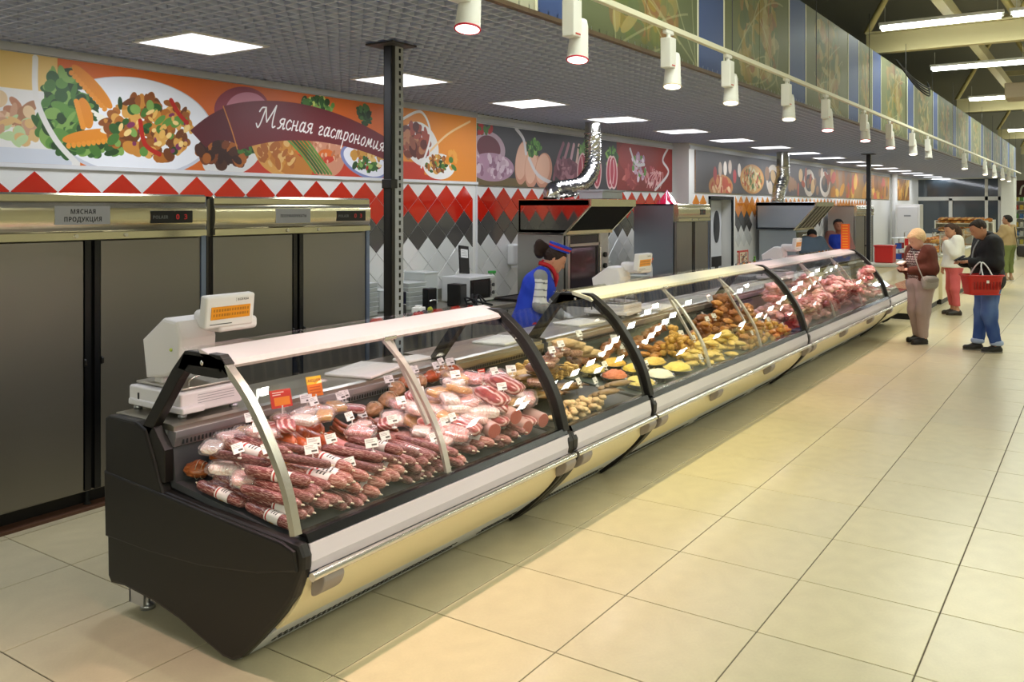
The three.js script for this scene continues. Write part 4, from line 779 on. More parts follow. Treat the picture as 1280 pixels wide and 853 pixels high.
solo('food_box', [rbox(0.2, 0.09, 0.26, 0.01, 0, 0.045, 0), rbox(0.21, 0.015, 0.27, 0.005, 0, 0.09, 0)], mat(0xb9bdb4, 0.4), 'grey food box with lid on the steel worktable', 'box', [-5.1, 0.861, -10.5]);
{
  const tex = canvasTex(128, 192, (c, w, h) => { c.fillStyle = '#c4281c'; c.fillRect(0, 0, w, h); c.fillStyle = '#e8dcc0'; c.fillRect(12, 14, w - 24, h - 40); for (let i = 0; i < 60; i++) { c.fillStyle = pick(['#b04a2c', '#7a3a24', '#d8a860', '#c9a0a0', '#5f7a34', '#3a2418']); c.fillRect(rr(14, 100), rr(18, 140), rr(6, 22), rr(6, 18)); } });
  const o = thing('poster_stand', 'red-framed advert stand behind the cream canopied case', 'poster', [-4.3, 0.901, -12.25]);
  mesh('poster', rbox(0.03, 0.34, 0.4, 0.005, 0, 0.17, 0), mat(0xffffff, 0.4, { map: tex }), o);
  mesh('stand_leg', rod([-0.1, 0, 0], [-0.015, 0.2, 0], 0.008), M.black, o);
  const t = solo('back_counter', [rspan(-0.3, 0.3, 0.86, 0.9, 0.4, -1.2, 0.005), span(-0.26, 0.26, 0.05, 0.86, 0.35, -1.15)], M.grey, 'grey back counter carrying the red-framed advert', 'counter', [-4.35, 0, -12.2]);
  bottle('slim green bottle beside the red-framed advert', [-4.25, 0.9, -12.62], 0x5f9a2c, 0x5f9a2c, 0.24);
}

// ---------------------------------------------------------------- goods in the display cases
const BED = { x0: -3.36, z0: -2.2, c: 0.02, nx: 42, nz: 570, h: null };
BED.h = new Float32Array(BED.nx * BED.nz);
for (let k = 0; k < BED.nz; k++) for (let i = 0; i < BED.nx; i++) BED.h[k * BED.nx + i] = bedAt(BED.x0 + i * BED.c) + 0.004;
function cellsUnder(x, z, ex, ez, ry, fn) {             // footprint: rectangle ex by ez turned by ry
  const c = Math.cos(ry), s = Math.sin(ry), R = Math.hypot(ex, ez);
  const i0 = Math.floor((x - R - BED.x0) / BED.c), i1 = Math.ceil((x + R - BED.x0) / BED.c), k0 = Math.floor((BED.z0 - z - R) / BED.c), k1 = Math.ceil((BED.z0 - z + R) / BED.c);
  for (let k = Math.max(0, k0); k <= Math.min(BED.nz - 1, k1); k++) for (let i = Math.max(0, i0); i <= Math.min(BED.nx - 1, i1); i++) {
    const dx = BED.x0 + i * BED.c - x, dz = BED.z0 - k * BED.c - z;
    const u = c * dx - s * dz, v = s * dx + c * dz;
    if (Math.abs(u) <= ex && Math.abs(v) <= ez) fn(k * BED.nx + i, u / ex, v / ez);
  }
}
const SL = -0.118;                                       // slope of the display floor
function put(kind, x, z, ry, opt = {}) {                 // lay a copy of a good on whatever lies below it
  let mx = -1, sum = 0, n = 0;
  cellsUnder(x, z, kind.ex * 0.8, kind.ez * 0.8, ry, (j) => { mx = Math.max(mx, BED.h[j]); sum += BED.h[j]; n++; });
  if (!n) return null;
  const mid = (sum / n) * 0.45 + mx * 0.55, y = Math.max(mid, sum / n) + kind.hh * 0.92;
  cellsUnder(x, z, kind.ex, kind.ez, ry, (j, u, v) => { BED.h[j] = Math.max(BED.h[j], y + kind.hh * 0.95 * Math.sqrt(Math.max(0, 1 - (kind.ex > kind.ez ? v * v : u * u) * 0.9)) - (BED.x0 + (j % BED.nx) * BED.c - x) * 0.115 - kind.hh * 0.15); });
  const o = kind.src.clone(); o.name = numbered(kind.name);
  o.userData = { label: opt.label || kind.label, category: kind.cat, group: kind.group };
  o.position.set(x, y, z);
  o.rotation.set(opt.rx || 0, ry, SL + (opt.rz || 0), 'ZYX');
  const s = opt.s || 1; o.scale.set(s, s, s);
  scene.add(o); return o;
}
function kind(name, label, cat, group, ex, hh, ez, build) { const src = new THREE.Group(); src.name = name; build(src); return { name, label, cat, group, ex, hh, ez, src: src.children.length === 1 ? Object.assign(src.children[0], { name }) : src }; }
const fatTex = (base, spot, f, thr, s) => dataTex(128, (x, y) => { const v = tn(x, y, f, s), w = tn(x, y, f * 2.2, s + 9); const k = v > thr ? 1 : 0, q = (w - 0.5) * 60; return base.map((b, i) => clamp((k ? spot[i] : b) + q * (k ? 0.4 : 1))); });
const bandTex = canvasTex(128, 64, (c, w, h) => { c.fillStyle = '#efeae6'; c.fillRect(0, 0, w, h); c.fillStyle = '#b8322c'; c.fillRect(0, 6, w, 6); c.fillStyle = '#444'; for (let i = 0; i < 3; i++) c.fillRect(18, 24 + i * 10, 70 - i * 16, 4); c.fillStyle = '#d9a02c'; c.fillRect(96, 22, 20, 20); });
const bandMat = mat(0xffffff, 0.5, { map: bandTex });
const string = mat(0xe6dcc4, 0.8);
// a sausage lies along x; tips are puckered and tied
function sausageGeo(r, L, sd, bendY = 0, n = 14) {
  const pts = [[0, -L / 2], [r * 0.25, -L / 2 + 0.002], [r * 0.72, -L / 2 + r * 0.5], [r * 0.95, -L / 2 + r * 1.2], [r, -L * 0.25], [r * 1.02, 0], [r, L * 0.25], [r * 0.95, L / 2 - r * 1.2], [r * 0.72, L / 2 - r * 0.5], [r * 0.25, L / 2 - 0.002], [0, L / 2]];
  const g = lathe(pts, n).rotateZ(-Math.PI / 2), p = g.attributes.position;
  for (let i = 0; i < p.count; i++) {
    const x = p.getX(i), k = 1 + 0.09 * N3(x * 40 + sd, p.getY(i) * 60, p.getZ(i) * 60);
    p.setXYZ(i, x, p.getY(i) * k, p.getZ(i) * k + bendY * (1 - (2 * x / L) ** 2));
  }
  g.computeVertexNormals(); return g;
}
const salTex = fatTex([122, 56, 50], [186, 146, 136], 7, 0.57, 1), salTex2 = fatTex([96, 46, 42], [160, 118, 108], 9, 0.6, 5), salTex3 = fatTex([150, 82, 68], [204, 164, 148], 6, 0.56, 8);
function salami(label, m, r, L, band, sd) {
  return kind('salami', label, 'salami', 'salami sticks in the sausage case', L / 2, r, r * 1.05, (o) => {
    const b = mesh('casing', sausageGeo(r, L, sd), m, o);
    for (const s of [-1, 1]) mesh('string_tie', [rod([s * (L / 2 - 0.004), 0, 0], [s * (L / 2 + 0.012), 0.002, 0], 0.005, 0.003, 6)], string, o);
    if (band) mesh('paper_band', new THREE.CylinderGeometry(r * 1.06, r * 1.06, band, 14, 1, true).rotateZ(Math.PI / 2).translate(L * 0.08, 0, 0), bandMat, o);
  });
}
const shiny = { clearcoat: 0.6, clearcoatRoughness: 0.25 };
const salamis = [
  salami('thick red salami stick with white paper band in the sausage case', phys(0xffffff, 0.5, { map: salTex, ...shiny }), 0.024, 0.30, 0.08, 1),
  salami('thin dark red salami stick without a band in the sausage case', phys(0xffffff, 0.55, { map: salTex2, ...shiny }), 0.019, 0.28, 0, 2),
  salami('pale red salami stick with broad white band in the sausage case', phys(0xffffff, 0.5, { map: salTex3, ...shiny }), 0.026, 0.32, 0.11, 3),
  salami('plain red speckled salami stick in the sausage case', phys(0xffffff, 0.5, { map: salTex, ...shiny }), 0.022, 0.3, 0, 4)];
const cutTex = fatTex([222, 150, 146], [236, 190, 182], 8, 0.6, 3);
const boiled = kind('boiled_sausage', 'fat pink boiled sausage with cut end and printed label', 'sausage', 'boiled sausages in the sausage case', 0.13, 0.043, 0.045, (o) => {
  mesh('casing', lathe([[0, -0.13], [0.02, -0.128], [0.038, -0.115], [0.043, -0.09], [0.043, 0.13], [0, 0.13]], 20).rotateZ(-Math.PI / 2), phys(0xc9807a, 0.4, shiny), o);
  mesh('cut_face', new THREE.CylinderGeometry(0.041, 0.041, 0.004, 20).rotateZ(Math.PI / 2).translate(0.131, 0, 0), phys(0xffffff, 0.4, { map: cutTex, ...shiny }), o);
  mesh('label_sleeve', new THREE.CylinderGeometry(0.0445, 0.0445, 0.12, 20, 1, true).rotateZ(Math.PI / 2), bandMat, o);
});
const smoked = kind('smoked_sausage', 'plump orange smoked sausage with knotted ends', 'sausage', 'smoked sausages in the sausage case', 0.11, 0.032, 0.034, (o) => {
  mesh('casing', sausageGeo(0.032, 0.22, 7), phys(0xffffff, 0.35, { map: speckle(186, 84, 34, 60, 3, 2), ...shiny }), o);
  mesh('string_tie', rod([0.1, 0, 0], [0.125, 0.004, 0], 0.006, 0.004, 6), string, o);
});
const thin = kind('hunter_sausage', 'thin brown hunter sausage in a loose bundle', 'sausage', 'thin sausages in the sausage case', 0.12, 0.011, 0.014, (o) => { mesh('casing', sausageGeo(0.011, 0.24, 9, 0.02), phys(0xffffff, 0.4, { map: speckle(134, 66, 36, 50, 4, 6), ...shiny }), o); });
function hamKind(label, c, sd) { return kind('smoked_ham', label, 'ham', 'hams at the back of the sausage case', 0.085, 0.05, 0.065, (o) => {
  mesh('meat', lump(0.085, 0.052, 0.068, 0.28, 1.6, sd, 4), phys(0xffffff, 0.35, { map: speckle(...c, 70, 2.5, sd), ...shiny }), o);
  mesh('string_tie', [new THREE.TorusGeometry(0.062, 0.002, 5, 26).rotateY(Math.PI / 2), new THREE.TorusGeometry(0.055, 0.002, 5, 26).rotateY(Math.PI / 2).translate(0.035, 0, 0)], string, o);
}); }
const hams = [hamKind('golden brown smoked ham tied with string', [176, 96, 44], 3), hamKind('dark orange smoked meat tied with string', [196, 84, 30], 11), hamKind('pale tan roast roll tied with string', [190, 140, 96], 19)];
function packGeo(w, h, d, sd) { const g = new THREE.SphereGeometry(1, 22, 14), p = g.attributes.position; for (let i = 0; i < p.count; i++) { const f = (v, e) => Math.sign(v) * Math.pow(Math.abs(v), e); const x = f(p.getX(i), 0.45), y = f(p.getY(i), 0.8), z = f(p.getZ(i), 0.45); const k = 1 + 0.12 * N3(x * 3 + sd, y * 3, z * 3); p.setXYZ(i, x * w * k, y * h * k, z * d * k); } g.computeVertexNormals(); const uv = g.attributes.uv; for (let i = 0; i < p.count; i++) uv.setXY(i, p.getX(i) * 6 + sd * 0.17, p.getZ(i) * 6 + p.getY(i) * 8); return g; }
const film = phys(0xffffff, 0.06, { transmission: 0.92, thickness: 0, ior: 1.35 });
function packKind(label, tex, sd, withFilm) { return kind('meat_pack', label, 'meat pack', 'packed meats in the sausage case', 0.085, 0.025, 0.06, (o) => {
  mesh('meat', packGeo(0.075, 0.022, 0.052, sd), phys(0xffffff, 0.3, { map: tex, clearcoat: 0.9, clearcoatRoughness: 0.12 }), o);
  if (withFilm) mesh('film', packGeo(0.092, 0.028, 0.064, sd + 5), film, o);
}); }
const stripeTex = dataTex(128, (x, y) => { const v = Math.sin((y + 0.08 * (tn(x, y, 1.5, 3) - 0.5)) * 31) + (tn(x, y, 5, 2) - 0.5) * 1.2; return v > 0.45 ? [222, 190, 182] : [clamp(172 + v * 24), clamp(92 + v * 30), clamp(88 + v * 30)]; });
const packs = [
  packKind('vacuum pack of pale pink ham in clear film', fatTex([222, 168, 158], [240, 214, 206], 4, 0.55, 2), 1, true),
  packKind('striped red and white bacon slab', stripeTex, 7, false),
  packKind('pack of whitish cured fat in clear film', fatTex([226, 198, 186], [240, 228, 220], 3, 0.5, 6), 13, true),
  packKind('golden smoked cheese-like slab in film', speckle(206, 152, 72, 60, 3, 9), 17, true),
  packKind('rosy sliced meat pack with glossy wrap', fatTex([204, 118, 112], [234, 190, 184], 5, 0.5, 12), 23, true)];
const bologna = kind('bologna_roll', 'short grey-pink bologna roll with cut face', 'sausage', 'boiled sausages in the sausage case', 0.07, 0.04, 0.042, (o) => {
  mesh('casing', lathe([[0, -0.07], [0.03, -0.068], [0.039, -0.055], [0.04, 0.068], [0.037, 0.07], [0, 0.07]], 20).rotateZ(-Math.PI / 2), phys(0xc9a8a0, 0.35, shiny), o);
  mesh('cut_face', new THREE.CylinderGeometry(0.036, 0.036, 0.003, 20).rotateZ(Math.PI / 2).translate(0.071, 0, 0), mat(0xd9a79c, 0.5, { map: cutTex }), o);
});

// first pane of the sausage case: salami rows in front, sausages and packs behind
for (let k = 0; k < 8; k++) put(pick(hams), -3.29 + rr(-0.01, 0.01), -2.4 - k * 0.115, rr(0, 3), { s: rr(0.55, 0.7) });
for (let k = 0; k < 4; k++) put(salamis[(k * 3) % 4], -3.06 + (k % 2) * 0.02, -2.342 - k * 0.045, 0.04);
for (let layer = 0; layer < 2; layer++) for (let k = 0; k < 23; k++) {
  const z = -2.35 - k * 0.043 - layer * 0.02;
  put(salamis[(k * 7 + layer * 3 + (k % 5)) % 4], -2.755 + rr(-0.02, 0.02) - layer * 0.02, z, rr(-0.12, 0.12) + 0.12);
}
for (let k = 0; k < 6; k++) put(packs[(k * 2) % 5], -2.97 - (k % 2) * 0.11 + rr(-0.02, 0.02), -2.385 - Math.floor(k / 2) * 0.085, rr(0, 3), { s: 0.9 });
for (let k = 0; k < 6; k++) put(salamis[k % 4], -2.8 + rr(-0.03, 0.03), -2.42 - k * 0.14, rr(-0.25, 0.25) + 0.2);
for (let k = 0; k < 10; k++) put(salamis[(k * 5 + 1) % 4], -3.02 + rr(-0.02, 0.02), -2.41 - k * 0.05, rr(-0.2, 0.2) + 0.25);
for (let k = 0; k < 6; k++) put(k % 2 ? boiled : smoked, -3.03 + rr(-0.03, 0.02), -2.84 - k * 0.08, rr(-0.3, 0.1));
for (let k = 0; k < 4; k++) put(smoked, -3.08 + rr(-0.05, 0.04), -2.66 - k * 0.08, rr(-0.6, 0.2));
for (let k = 0; k < 18; k++) put(thin, -3.06 + rr(-0.05, 0.06), -3.02 - rr(0, 0.28), rr(-0.3, 0.5) - 0.2);
for (let k = 0; k < 9; k++) put(packs[(k * 3 + 2) % 5], -3.17 + rr(-0.02, 0.02), -2.38 - k * 0.105, rr(0, 3), { s: 0.8 });
for (let k = 0; k < 7; k++) put(packs[k % 5], -2.98 + rr(-0.12, 0.1), -2.55 - k * 0.11, rr(0, 3), { s: rr(0.7, 0.9), rx: rr(-0.2, 0.2) });
// second pane: packs, bacon, hams
for (let k = 0; k < 14; k++) put(salamis[(k * 3) % 4], -2.74 + rr(-0.02, 0.02), -3.34 - k * 0.046, rr(-0.2, 0.2) + 0.12);
for (let k = 0; k < 6; k++) put(k % 3 === 1 ? packs[1] : bologna, -2.69 + rr(-0.02, 0.02), -3.74 - k * 0.085, rr(-0.5, 0.3), { s: 1.05 });
for (let r = 0; r < 5; r++) for (let k = 0; k < 9; k++) put(r > 3 ? pick(hams) : packs[(r * 2 + k * 3 + (k % 2)) % 5], -2.73 - r * (r > 3 ? 0.135 : 0.12) + rr(-0.025, 0.015), -3.38 - k * 0.1 + rr(-0.02, 0.02), rr(0, 3), { s: r > 3 ? rr(0.65, 0.8) : rr(0.85, 1.2), rx: rr(-0.2, 0.2), rz: rr(-0.2, 0.2) });
for (let k = 0; k < 12; k++) put(pick(packs), -2.95 + rr(-0.16, 0.14), -3.4 - k * 0.07, rr(0, 3), { s: rr(0.8, 1.1), rx: rr(-0.25, 0.25) });
for (let k = 0; k < 2; k++) put(packs[1], -2.76, -3.88 - k * 0.14, rr(-0.3, 0.3), { s: 1.3, rz: -0.2 });

// pastry and fish case
const sugar = speckle(206, 176, 130, 60, 6, 3), olive = speckle(132, 98, 44, 50, 4, 5);
const loaf = kind('bread_roll', 'long pale crusty roll dusted with crumbs', 'roll', 'rolls at the back of the short open case', 0.12, 0.035, 0.042, (o) => { mesh('crust', lump(0.125, 0.036, 0.044, 0.2, 3, 21, 4), mat(0xffffff, 0.75, { map: sugar }), o); });
const fish = kind('smoked_fish', 'olive brown smoked fish with tapering tail', 'fish', 'brown fish in the short open case', 0.15, 0.02, 0.045, (o) => {
  mesh('body', lump(0.13, 0.021, 0.042, 0.15, 1.5, 5, 4), phys(0xffffff, 0.4, { map: olive, ...shiny }), o);
  mesh('tail', prism([[0, 0], [0.05, 0.03], [0.05, -0.03]], 0.003, -0.003).rotateX(Math.PI / 2).translate(0.115, 0, 0), mat(0x5c4420, 0.5), o);
});
const stick = kind('puff_pastry', 'golden puff pastry bar with layered edges', 'pastry', 'puff pastries in the short open case', 0.055, 0.016, 0.024, (o) => { mesh('layers', [rbox(0.11, 0.012, 0.046, 0.005, 0, -0.009, 0), rbox(0.105, 0.012, 0.043, 0.005, 0.001, 0.003, 0.001), rbox(0.1, 0.008, 0.04, 0.004, -0.001, 0.013, 0)], mat(0xffffff, 0.7, { map: speckle(214, 178, 104, 60, 5, 7) }), o); });
const nugC = kind('cheese_nugget', 'small cream-coloured nugget in the front pile', 'nugget', 'cream nuggets in the short open case', 0.024, 0.016, 0.022, (o) => { mesh('crumb', lump(0.026, 0.017, 0.022, 0.35, 2, 31, 2), mat(0xffffff, 0.7, { map: speckle(222, 192, 140, 50, 5, 11) }), o); });
const gpack = kind('wrapped_cutlet', 'brown cutlet wrapped in crinkled grey film', 'cutlet', 'wrapped cutlets in the short open case', 0.06, 0.026, 0.045, (o) => { mesh('meat', packGeo(0.055, 0.022, 0.042, 41), phys(0xffffff, 0.25, { map: speckle(150, 112, 92, 90, 4, 13), clearcoat: 1, clearcoatRoughness: 0.1 }), o); });
for (let k = 0; k < 9; k++) put(loaf, -3.2 + (k % 3) * 0.07, -4.45 - Math.floor(k / 3) * 0.13 + rr(-0.01, 0.01), 1.35 + rr(-0.2, 0.2));
for (let k = 0; k < 8; k++) put(fish, -2.97 + (k % 4) * 0.05 + rr(-0.01, 0.01), -4.55 - Math.floor(k / 4) * 0.25, 1.4 + rr(-0.2, 0.2));
for (let k = 0; k < 5; k++) put(fish, -2.98 + k * 0.03, -4.6 + rr(-0.06, 0.06), 1.5 + rr(-0.3, 0.3));
for (let r = 0; r < 4; r++) for (let k = 0; k < 14; k++) put(stick, -3.24 + r * 0.062, -4.82 - (k % 7) * 0.068 + rr(-0.008, 0.008), 0.2 + rr(-0.25, 0.25), { rz: rr(-0.2, 0.2) });
for (let k = 0; k < 10; k++) put(gpack, -2.83 + rr(-0.05, 0.03), -4.42 - k * 0.06, rr(0, 3));
for (let k = 0; k < 4; k++) put(loaf, -2.88, -4.85 - k * 0.11, 1.3 + rr(-0.2, 0.2), { s: 0.8 });
for (let k = 0; k < 60; k++) put(nugC, -2.68 + rr(-0.06, 0.06), -4.4 - rr(0, 0.55), rr(0, 3));

for (let k = 0; k < 6; k++) put(fish, -2.72 + (k % 3) * 0.045, -4.98 - Math.floor(k / 3) * 0.16, 1.5 + rr(-0.2, 0.2), { s: 0.8 });
// salads on black trays, then golden cutlets and fried pieces
const trayMat = phys(0x0e0e10, 0.25, { clearcoat: 0.6 });
function salad(label, x, z, c, amp, w = 0.15, d = 0.11) {
  const y = bedAt(x) + 0.01, o = thing('salad_tray', label, 'salad', [x, y, z]);
  o.rotation.set(0, 0, SL);
  mesh('tray', lathe([[0, 0], [0.82, 0], [1, 0.22], [1.03, 0.23], [1.0, 0.26], [0.8, 0.04], [0, 0.03]], 28).scale(d, 0.13, w), trayMat, o);
  const g = lump(d * 0.86, 0.045, w * 0.86, 0.22, 5, x * 7 + z, 5); mesh('salad', g.translate(0, 0.022, 0), mat(0xffffff, 0.55, { map: speckle(...c, amp, 9, z) }), o);
  cellsUnder(x, z, d, w, 0, (j) => { BED.h[j] += 0.05; });
}
salad('pale yellow shredded salad in a black tray', -2.72, -5.62, [222, 200, 110], 70);
salad('white fish salad in a black tray', -2.72, -5.95, [226, 222, 204], 50, 0.14);
salad('orange-pink salmon salad in a black tray', -2.92, -5.62, [206, 118, 82], 60, 0.14, 0.09);
salad('bright yellow egg salad in a black tray', -2.92, -5.95, [226, 194, 74], 60, 0.15, 0.09);
salad('green speckled potato salad in a black tray', -3.1, -5.62, [196, 172, 88], 90, 0.14, 0.09);
salad('golden pea salad in a black tray', -3.1, -5.95, [214, 168, 64], 80, 0.14, 0.09);
salad('lemon yellow grated cheese salad in a black tray', -2.72, -6.28, [228, 206, 92], 60, 0.15);
salad('creamy yellow layered salad in a black tray', -2.92, -6.28, [222, 188, 92], 80, 0.15, 0.09);
const friedT = [speckle(190, 128, 44, 90, 4, 2), speckle(206, 160, 66, 80, 4, 5), speckle(160, 96, 34, 80, 5, 8), speckle(222, 192, 96, 60, 5, 12)];
const fm = friedT.map((t) => phys(0xffffff, 0.5, { map: t, clearcoat: 0.25, clearcoatRoughness: 0.4 }));
const fr = (name, label, cat, group, rx, ry, rz, amp, sd, m) => kind(name, label, cat, group, rx * 0.95, ry, rz * 0.95, (o) => { mesh('crust', lump(rx, ry, rz, amp, 2.2, sd, 3), m, o); });
const cutlet = fr('breaded_cutlet', 'oval golden breaded cutlet in the canopied case', 'cutlet', 'golden cutlets in the canopied case', 0.055, 0.024, 0.04, 0.3, 3, fm[0]);
const chick = fr('roast_chicken_piece', 'dark brown roast chicken piece in the canopied case', 'chicken piece', 'roast chicken in the canopied case', 0.06, 0.036, 0.045, 0.55, 9, fm[2]);
const patty = fr('yellow_patty', 'soft yellow pancake roll in the canopied case', 'pancake', 'yellow pancakes in the canopied case', 0.06, 0.02, 0.032, 0.3, 15, fm[3]);
const ball = fr('meatball', 'round golden meatball in the canopied case', 'meatball', 'meatballs in the canopied case', 0.027, 0.025, 0.027, 0.3, 21, fm[1]);
for (let k = 0; k < 22; k++) put(chick, -3.26 + rr(-0.04, 0.06), -5.6 - k * 0.075, rr(0, 3));
for (let r = 0; r < 2; r++) for (let k = 0; k < 16; k++) put(cutlet, -3.12 + r * 0.09 + rr(-0.02, 0.02), -6.5 - k * 0.09, rr(0, 3), { rx: rr(-0.3, 0.3) });
for (let k = 0; k < 60; k++) put(ball, -2.95 + rr(-0.06, 0.06), -6.62 - rr(0, 0.55), rr(0, 3));
for (let k = 0; k < 66; k++) put(patty, -2.74 + rr(-0.1, 0.11), -6.5 - rr(0, 1.05), rr(0, 3), { rx: rr(-0.2, 0.2) });
for (let k = 0; k < 80; k++) put(k % 3 ? cutlet : chick, -2.95 + rr(-0.09, 0.09), -7.2 - rr(0, 1.7), rr(0, 3), { rx: rr(-0.3, 0.3), s: rr(0.8, 1.05) });
for (let k = 0; k < 100; k++) put(k % 4 ? ball : cutlet, -2.72 + rr(-0.1, 0.1), -7.6 - rr(0, 1.35), rr(0, 3));
for (let k = 0; k < 26; k++) put(k % 2 ? chick : cutlet, -3.2 + rr(-0.08, 0.05), -7.9 - rr(0, 1.0), rr(0, 3), { s: 1.15 });
for (let k = 0; k < 8; k++) put(chick, -3.22 + rr(-0.04, 0.04), -8.5 - (k % 4) * 0.13, rr(0, 3), { s: 1.4 });

// raw meat
const rawT = [fatTex([206, 112, 112], [236, 196, 188], 4, 0.55, 2), fatTex([222, 150, 142], [240, 206, 198], 3, 0.55, 7), fatTex([176, 66, 66], [222, 160, 150], 4, 0.6, 11)];
const rawM = rawT.map((t) => phys(0xffffff, 0.35, { map: t, clearcoat: 0.6, clearcoatRoughness: 0.2 }));
const raws = [fr('raw_pork_piece', 'pink raw pork piece marbled with fat', 'raw meat', 'raw meat pieces in the rosy case', 0.085, 0.04, 0.06, 0.45, 5, rawM[0]), fr('raw_chicken_piece', 'pale pink raw chicken piece', 'raw meat', 'raw meat pieces in the rosy case', 0.075, 0.036, 0.05, 0.5, 12, rawM[1]), fr('raw_beef_piece', 'deep red raw beef piece with white fat', 'raw meat', 'raw meat pieces in the rosy case', 0.09, 0.04, 0.06, 0.4, 17, rawM[2])];
for (let k = 0; k < 210; k++) { const z = -9.3 - rr(0, 3.75), x = -2.68 - rr(0, 0.54); put(raws[z < -10.6 && z > -11.6 ? (rnd() < 0.6 ? 2 : 0) : rnd() < 0.6 ? 1 : 0], x, z, rr(0, 3), { s: rr(0.9, 1.3), rx: rr(-0.2, 0.2) }); }

for (let k = 0; k < 60; k++) put(raws[k % 5 === 0 ? 2 : k % 2], -2.69 + rr(-0.05, 0.05), -9.25 - k * 0.064, rr(0, 3), { s: rr(0.75, 1), rx: rr(-0.2, 0.2) });
// packs in the low end case
const trayPack = kind('meat_tray', 'white foam tray of red meat under film in the end case', 'meat tray', 'foam trays in the low end case', 0.08, 0.02, 0.06, (o) => { mesh('tray', rbox(0.17, 0.02, 0.12, 0.008, 0, -0.005, 0), M.card, o); mesh('meat', lump(0.07, 0.018, 0.048, 0.3, 2, 8, 2).translate(0, 0.008, 0), rawM[2], o); });
for (let k = 0; k < 24; k++) {
  const o = trayPack.src.clone(); o.name = numbered('meat_tray'); o.userData = { label: trayPack.label, category: trayPack.cat, group: trayPack.group };
  o.position.set(-3.25 + (k % 4) * 0.17, 0.665 - (k % 4) * 0.02 + 0.03 * Math.floor(k / 16), -13.45 - Math.floor(k / 4) * 0.2 % 1.2); o.rotation.set(0, rr(-0.2, 0.2), SL); scene.add(o);
}

// ---------------------------------------------------------------- price tags and boards
const tagTex = [0, 1].map((q) => canvasTex(96, 64, (c, w, h) => { c.fillStyle = '#f6f4f0'; c.fillRect(0, 0, w, h); c.fillStyle = '#8a8a88'; for (let i = 0; i < 3; i++) c.fillRect(8, 8 + i * 9, 50 + ((i * 17 + q * 9) % 24), 3); c.fillStyle = '#55504c'; c.fillRect(46, 40, 40, 12); }));
const tagMats = tagTex.map((t) => mat(0xffffff, 0.6, { map: t }));
function priceTag(x, y, z, turn, where, m) {
  const o = thing('price_tag', 'small white price card standing among the ' + where, 'price tag', [x, y, z], turn, 'price cards among the ' + where);
  const c = mesh('card', box(0.003, 0.042, 0.062, 0, 0.036, 0).rotateZ(0.45), m || pick(tagMats), o);
  mesh('clip', [rod([0, -0.01, 0], [0, 0.02, 0], 0.003, 0.003, 6), rbox(0.02, 0.008, 0.02, 0.003, 0, -0.005, 0)], M.pvc, o);
}
const topAt = (x, z) => { let m = 0; cellsUnder(x, z, 0.03, 0.03, 0, (j) => { m = Math.max(m, BED.h[j]); }); return m || bedAt(x); };
for (let k = 0; k < 36; k++) { const x = pick([-2.72, -2.86, -3.02, -3.14, -3.25]) + rr(-0.03, 0.03), z = -2.4 - k * 0.051; priceTag(x, topAt(x, z) - 0.005, z, rr(-0.5, 0.2), 'sausages'); }
for (let k = 0; k < 6; k++) { const x = -2.78 + rr(-0.06, 0.06), z = -4.45 - k * 0.13; priceTag(x, topAt(x, z) - 0.005, z, rr(-0.4, 0.2), 'pastries'); }
for (let k = 0; k < 22; k++) { const x = pick([-2.66, -2.85, -3.03, -3.2]), z = -5.55 - k * 0.155; priceTag(x, topAt(x, z) - 0.005, z, rr(-0.5, 0.2), 'cutlets'); }
for (let k = 0; k < 10; k++) { const x = pick([-2.75, -3.0, -3.2]), z = -9.5 - k * 0.33; priceTag(x, topAt(x, z) - 0.005, z, rr(-0.5, 0.2), 'raw meat'); }
function bigTag(label, x, z, w, h, tex, lift = 0.02) { const o = thing('promotion_card', label, 'price card', [x, topAt(x, z) + lift, z], -0.2); mesh('card', box(0.004, h, w, 0, h / 2, 0).rotateZ(0.3), mat(0xffffff, 0.5, { map: tex }), o); mesh('clip', rod([0, -0.03, 0], [0, 0.01, 0], 0.004), M.pvc, o); }
bigTag('yellow and orange promotion card reading акция above the sausages', -3.28, -3.08, 0.085, 0.1, canvasTex(96, 112, (c, w, h) => { c.fillStyle = '#e87a16'; c.fillRect(0, 0, w, h); c.fillStyle = '#f2c81e'; c.fillRect(0, 0, w, 44); c.fillStyle = '#8c1a10'; c.font = 'bold 24px sans-serif'; c.textAlign = 'center'; c.fillText('АКЦИЯ', w / 2, 32); c.fillStyle = '#c4460e'; for (let i = 0; i < 3; i++) c.fillRect(14, 58 + i * 16, 68, 5); }));
bigTag('red and orange discount card among the sausages', -3.22, -2.81, 0.11, 0.085, canvasTex(128, 96, (c, w, h) => { c.fillStyle = '#cf2c1e'; c.fillRect(0, 0, w, h); c.fillStyle = '#ef8a1c'; c.fillRect(20, 40, 96, 44); c.fillStyle = '#f6e8d8'; c.fillRect(14, 12, 70, 5); c.fillRect(14, 24, 50, 5); }));
bigTag('red and white price card hung at the back of the short case', -3.3, -4.55, 0.06, 0.12, canvasTex(64, 128, (c, w, h) => { c.fillStyle = '#d42a24'; c.fillRect(0, 0, w, h); c.fillStyle = '#f4ece6'; for (let i = 0; i < 4; i++) c.fillRect(6, 8 + i * 16, 50, 6); c.fillRect(14, 80, 36, 38); }), 0.04);
function board(label, x, z, turn, s = 1) { solo('cutting_board', rbox(0.3 * s, 0.018, 0.42 * s, 0.008, 0, 0.009, 0), M.pvc, label, 'cutting board', [x, 0.9, z], turn); }
board('white cutting board on the sausage case worktop beside the glass post', -3.55, -3.72, 0.25);
board('white cutting board at the far end of the sausage case worktop', -3.57, -4.16, -0.1, 0.5);
board('white cutting board on the short open case worktop', -3.55, -5.1, 0.1, 0.9);
board('white cutting board on the worktop of the cream canopied case', -3.55, -7.6, 0.1, 1.1);
